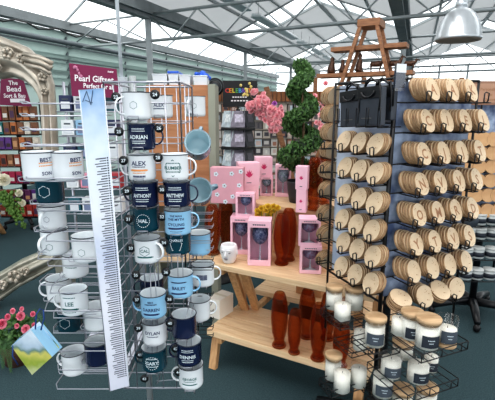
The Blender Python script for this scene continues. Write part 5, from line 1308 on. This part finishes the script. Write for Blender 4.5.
def candle(cx, yb, z, wpx, hpx, lid, lab, label_c=None, fill=.8, upside=False):
    p = atz(cx, yb - 2.5, z); dep = p.y * math.cos(PITCH) - (p.z - CAMZ) * math.sin(PITCH); R = wpx / 2 / F * dep; H = hpx / F * dep * .98
    w_ = p - SC; print('CAND %s u=%.3f n=%.3f l=%.3f R=%.3f z=%.2f' % (lab[:30], w_.dot(ur), w_.dot(nr), w_.dot(ul), R, z)); o = thing('jar_candle', lab, 'candle', p, crng.uniform(-.15, .15) + .0, 'jar candles in the wire baskets'); th = .003
    z0 = .014 if upside else 0
    if upside: mb = MB(); mb.lathe([(.001, 0), (R * .96, 0), (R, .003), (R, .011), (R * .96, .0135), (.001, .0135)], 26); obj('wooden_lid', mb, M['lidwood'], o)
    mb = MB(); mb.lathe([(.001, z0), (R * .9, z0), (R, z0 + .006), (R, H), (R - th, H), (R - th, z0 + .009), (.001, z0 + .008)], 28); obj('glass_jar', mb, M['jar'], o)
    Rw = R - th - .0008; mb = MB(); mb.lathe([(.001, z0 + .0095), (Rw, z0 + .0095), (Rw, z0 + (H - z0) * fill), (.001, z0 + (H - z0) * fill - .001)], 26); w_ = obj('wax', mb, M['wax'], o)
    if not lid:
        mb = MB(); mb.tube([(0, 0, z0 + (H - z0) * fill - .001), (.001, 0, z0 + (H - z0) * fill + .008)], .001, n=5); obj('wick', mb, M['black'], w_)
    if label_c:
        mb = MB(); n = 12; aw = 1.0 if label_c == 'labeldk' else 1.15; am = -PI / 2 - .1
        for i in range(n):
            a0 = am + aw * (2 * i / n - 1) * .75; a1 = am + aw * (2 * (i + 1) / n - 1) * .75; r = R + .0006
            mb.add([(r * math.cos(a), r * math.sin(a), zz) for a, zz in ((a0, H * .2), (a1, H * .2), (a1, H * .62), (a0, H * .62))], [(0, 1, 2, 3)], M[label_c])
        for j, (zz, hw) in enumerate(((.46, .28), (.36, .18))):
            for i in range(5):
                a0 = am + hw * (2 * i / 5 - 1); a1 = a0 + hw * .28; r = R + .001
                mb.add([(r * math.cos(a), r * math.sin(a), q) for a, q in ((a0, H * zz), (a1, H * zz), (a1, H * (zz + .03)), (a0, H * (zz + .03)))], [(0, 1, 2, 3)], M['inkwhite'])
        obj('paper_label', mb, None, o)
    if lid:
        mb = MB(); mb.lathe([(.001, H - .008), (R - th - .001, H - .008), (R - th - .001, H + .0005), (R * 1.02, H + .0005), (R * 1.02, H + .012), (R * .97, H + .014), (.001, H + .014)], 28); obj('wooden_lid', mb, M['lidwood'], o)
LU, LL, RU, RL, RB = CZ['LU'], CZ['LL'], CZ['RU'], CZ['RL'], CZ['RB']
candle(333.5, 312, LU, 17, 23, True, 'cream candle with a speckled wooden lid, far left of the upper left basket')
candle(353.5, 312, LU, 19, 22, True, 'cream candle with a wooden lid, behind the open one in the upper left basket')
candle(342, 323, LU, 18, 22, False, 'open cream candle in front in the upper left basket')
candle(359.5, 353, CZ['LM'], 15, 26, False, 'open cream candle deep inside the stand below the upper left basket', fill=.85)
candle(374, 348, CZ['LC'], 21, 29, True, 'cream candle with slate label and wooden lid at the corner of the stand', 'labelgrey')
candle(332.5, 382, LL, 17, 26, True, 'cream candle with a wooden lid, far left of the lower left basket')
candle(341.5, 394, LL, 18, 27, False, 'open cream candle nearest in the lower left basket')
candle(358, 389, LL, 17, 26, False, 'open cream candle third along in the lower left basket')
candle(382, 398, CZ['LB'], 21, 28, False, 'open candle with a slate label lowest beside the corner of the stand', 'labelgrey', fill=.86)
candle(390, 379, RL, 21, 25, False, 'open candle with a slate label behind the lowest corner one', 'labelgrey')
candle(410.5, 341, RU, 22, 27, True, 'pale lidded candle with dark label, rear one in the upper right basket', 'labeldk', .84)
candle(426, 350, RU, 24, 30, True, 'pale candle with dark label and wooden lid, front of the upper right basket', 'labeldk', .84)
candle(445.5, 347, RU, 20, 31, False, 'candle standing upside down on its wooden lid in the upper right basket', 'labelgrey', .55, True)
candle(402, 360, RL, 21, 16, True, 'squat jar candle with wide wooden lid between the two right baskets', None)
candle(417, 384, RL, 22, 25, False, 'pale open candle with dark label in the middle of the lower right basket', 'labeldk')
candle(430, 374, RL, 15, 22, False, 'open candle with a dark label behind the middle one in the lower right basket', 'labeldk')
candle(398, 338, RU, 16, 24, False, 'open cream candle just right of the corner post in the upper right basket')
candle(425, 412, RB, 21, 24, True, 'candle with dark label and lid in the bottom right basket, right one', 'labeldk')
candle(401, 414, RB, 21, 24, True, 'candle with wooden lid in the bottom right basket, left one', 'labelgrey')
# ---------------------------------------------------------------- second wheeled spinner far right
YQ = 3.25
qc = atz(472, 300, .1); qc = Vector((aty(478, 200, YQ).x, YQ, 0)); pc_ = atz(472, 302, .09)
t = thing('wheeled_spinner', 'wheeled black spinner with tan coasters and candle tins under a brown sign', 'display stand', (pc_.x, pc_.y, 0)); qo = Vector((pc_.x, pc_.y, 0)); YQ = pc_.y - .16
mb = MB(); ztq = aty(475, 100, YQ).z; mb.tube([(0, 0, .08), (0, 0, ztq)], .024, n=12); obj('pole', mb, M['blackpl'], t)
for k, (px, py) in enumerate(((438, 306), (478, 327), (505, 312), (492, 291), (455, 292))):
    d = (atz(px, py, .06) - qo); d.z = 0; d = d.normalized() * .3; mb = MB(); mb.tube([(0, 0, .1), d * .5 + Vector((0, 0, .1)), d + Vector((0, 0, .07))], [.036, .03, .022], n=8); obj('star_leg', mb, M['blackpl'], t)
    mb = MB(); mb.ball(d + Vector((0, 0, .03)), (.026, .022, .03), n=12); obj('caster', mb, M['black'], t)
xl = aty(452, 150, YQ).x - qo.x; xr = aty(512, 150, YQ).x - qo.x; z0q = aty(470, 225, YQ).z; yq = YQ - qo.y
mb = MB(); mb.box((xl, yq + .03, z0q), (xr, yq + .04, ztq)); obj('backing_panel', mb, M['bluepanel'], t)
mb = MB(); zbq = aty(470, 274, YQ).z
for x in (xl, xr): mb.tube([(x, yq + .035, zbq - .02), (x, yq + .035, ztq)], .007, n=6)
for x in (xl, xr): mb.tube([(0, 0, zbq + .1), (x, yq + .035, zbq + .1)], .007, n=6); mb.tube([(0, 0, ztq - .05), (x, yq + .035, ztq - .05)], .007, n=6)
obj('frame', mb, M['black'], t)
rows = [(139, (470, 481, 491)), (152.5, (466, 478, 490)), (166, (466.5, 477, 489.5)), (180, (465, 476, 488)), (194.5, (463.5, 474, 485.5, 494.5)), (209.5, (472, 485, 495))]
rq = .046
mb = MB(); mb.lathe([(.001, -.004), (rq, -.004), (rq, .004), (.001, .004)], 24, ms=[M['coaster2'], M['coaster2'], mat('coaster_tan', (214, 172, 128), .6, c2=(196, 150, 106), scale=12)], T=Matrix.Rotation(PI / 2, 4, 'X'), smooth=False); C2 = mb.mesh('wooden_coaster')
for r, (yy, xs) in enumerate(rows):
    zz = aty(478, yy, YQ).z
    mb = MB(); mb.tube([(xl, yq + .02, zz - rq), (xr, yq + .02, zz - rq)], .004, n=5); obj('row_rail', mb, M['black'], t)
    for k, x in enumerate(xs):
        for j in range(2):
            o = link('wooden_coaster', C2, None, (aty(x, yy, YQ).x, YQ - .03 + j * .016, zz)); o.rotation_euler = (-.12, 0, crng.uniform(-.1, .1))
            tag(o, 'tan coaster %s on the rear spinner, %s row down, %s from left' % ('in front' if j == 0 else 'behind another', ORD[r], ORD[k]), 'coaster', 'coasters on the rear spinner')
        if r == 2 and k == 2:
            mb = MB(); add_text(mb, 'C', .05, lambda a, b: (a, -.0046, b)); obj('letter_mark', mb, M['burn'], bpy.context.scene.objects[o.name] if False else o)
for r, (yy, xs) in enumerate(((224, (466, 478, 490)), (238, (467, 478, 490)), (257, (465, 476, 489)), (278, (464, 475, 487)))):
    zz = aty(478, yy, YQ).z
    mb = MB()
    for dy in (-.06, .03): mb.tube([(xl, yq + dy, zz - .003), (xr, yq + dy, zz - .003)], .004, n=5)
    for k in range(8): x = xl + (xr - xl) * k / 7; mb.tube([(x, yq - .06, zz - .003), (x, yq + .03, zz - .003)], .003, n=5)
    obj('wire_shelf', mb, M['black'], t)
    for k, x in enumerate(xs):
        o = thing('candle_tin', 'small pale candle with dark label on the rear spinner, %s row, %s from left' % (ORD[r], ORD[k]), 'candle', (aty(x, yy, YQ).x, YQ - .015, zz + .0035), 0, 'candles on the rear spinner')
        mb = MB(); mb.lathe([(.001, 0), (.038, 0), (.04, .004), (.04, .062), (.001, .062)], 20); obj('wax_jar', mb, mat('dull_jar', (176, 182, 182), .25), o)
        mb = MB(); mb.lathe([(.0405, .014), (.0405, .045)], 20); obj('paper_label', mb, M['labeldk'], o)
        mb = MB(); mb.lathe([(.001, .062), (.041, .062), (.041, .074), (.001, .074)], 20); obj('lid', mb, mat('pale_lid', (206, 208, 206), .4), o)
dk = aty(471.5, 221, YQ - .12); o = thing('hanging_tag', 'round dark tag hanging on a hook below the rear coasters', 'tag', dk)
mb = MB(); mb.lathe([(.001, -.003), (.046, -.003), (.046, .003), (.001, .003)], 24, T=Matrix.Rotation(PI / 2, 4, 'X')); obj('disc', mb, mat('tag_slate', (70, 76, 84), .4), o)
mb = MB(); mb.tube([(0, 0, .044), (.01, .0, .075), (.04, .06, .085), (.04, .15, .085)], .003, n=5); obj('hook', mb, M['black'], o)
s0 = aty(459, 105, YQ - .02); s1 = aty(508, 105, YQ - .02); hz = aty(480, 81, YQ - .02).z - s0.z
o = thing('brown_sign', 'brown kraft sign with a paler plaque heading the rear spinner', 'sign', s0)
W = s1.x - s0.x
mb = MB(); mb.box((0, 0, 0), (W, .012, hz), bev=.003); obj('sign_board', mb, mat('kraft_board', (158, 120, 100), .7, var=.05, scale=14), o)
mb = MB(); n = 26; pts = [(W * .6 + W * .45 * math.copysign(abs(math.cos(2 * PI * k / n)) ** .5, math.cos(2 * PI * k / n)), hz * .5 + hz * .4 * math.copysign(abs(math.sin(2 * PI * k / n)) ** .6, math.sin(2 * PI * k / n))) for k in range(n)]
mb.add([(min(x, W - .004), -.0015, z) for x, z in pts], [tuple(range(n))]); obj('plaque', mb, mat('kraft_pale', (186, 146, 122), .7, var=.04, scale=14), o)
mb = MB()
for s, z in (('Personalised', .66), ('Set', .44), ('Choose', .24)): add_text(mb, s, hz * .17, lambda x, y, z=z: (W * .6 + x, -.0028, hz * z + y), width=W * .55)
obj('lettering', mb, M['burn'], o)
mb = MB(); mb.tube([(W * .5, .02, -.12), (W * .5, .02, hz * .8)], .006, n=6); obj('clip', mb, M['black'], o)
# ---------------------------------------------------------------- light, camera
w = bpy.data.worlds.new('overcast'); bpy.context.scene.world = w; w.use_nodes = True; nt = w.node_tree
bg = nt.nodes['Background']; bg.inputs['Strength'].default_value = 2.4
tc = nt.nodes.new('ShaderNodeTexCoord'); sp_ = nt.nodes.new('ShaderNodeSeparateXYZ'); rp = nt.nodes.new('ShaderNodeValToRGB')
nt.links.new(tc.outputs['Generated'], sp_.inputs[0]); nt.links.new(sp_.outputs['Z'], rp.inputs['Fac']); nt.links.new(rp.outputs['Color'], bg.inputs['Color'])
e = rp.color_ramp.elements; e[0].position = 0; e[0].color = (.62, .66, .68, 1); e[1].position = .35; e[1].color = (.97, .99, 1, 1)
for loc, rot, size, en_ in (((.2, .3, 3.6), (math.radians(-8), math.radians(4), 0), 2.6, 40), ((.3, 2.0, 3.3), (0, 0, 0), 2.2, 45)):  # unseen area fills added overhead to brighten the fronts and the table
    L = bpy.data.lights.new('added_fill_light', 'AREA'); L.energy = en_; L.size = size; L.color = (1, .98, .95); lo = bpy.data.objects.new('added_fill_light', L); COL.objects.link(lo); lo.location = loc; lo.rotation_euler = rot
sun = bpy.data.lights.new('soft_sun', 'SUN'); sun.energy = .8; sun.angle = math.radians(25); sun.color = (1, .97, .92); so_ = bpy.data.objects.new('soft_sun', sun); COL.objects.link(so_); so_.rotation_euler = (math.radians(28), math.radians(18), 0); so_.location = (0, -2, 6)
cam = bpy.data.cameras.new('camera'); cam.lens = F / 495 * 36; cam.sensor_width = 36; cam.sensor_fit = 'HORIZONTAL'; cam.clip_start = .05; cam.clip_end = 100
co = bpy.data.objects.new('camera', cam); COL.objects.link(co); co.location = (0, 0, CAMZ); co.rotation_euler = (PI / 2 - PITCH, 0, 0)
sc = bpy.context.scene; sc.camera = co
sc.view_settings.view_transform = 'Standard'; sc.view_settings.look = 'Medium High Contrast'; sc.view_settings.exposure = 0
sc.cycles.max_bounces = 10; sc.cycles.transparent_max_bounces = 24; sc.cycles.transmission_bounces = 8; sc.cycles.caustics_refractive = False; sc.cycles.caustics_reflective = False
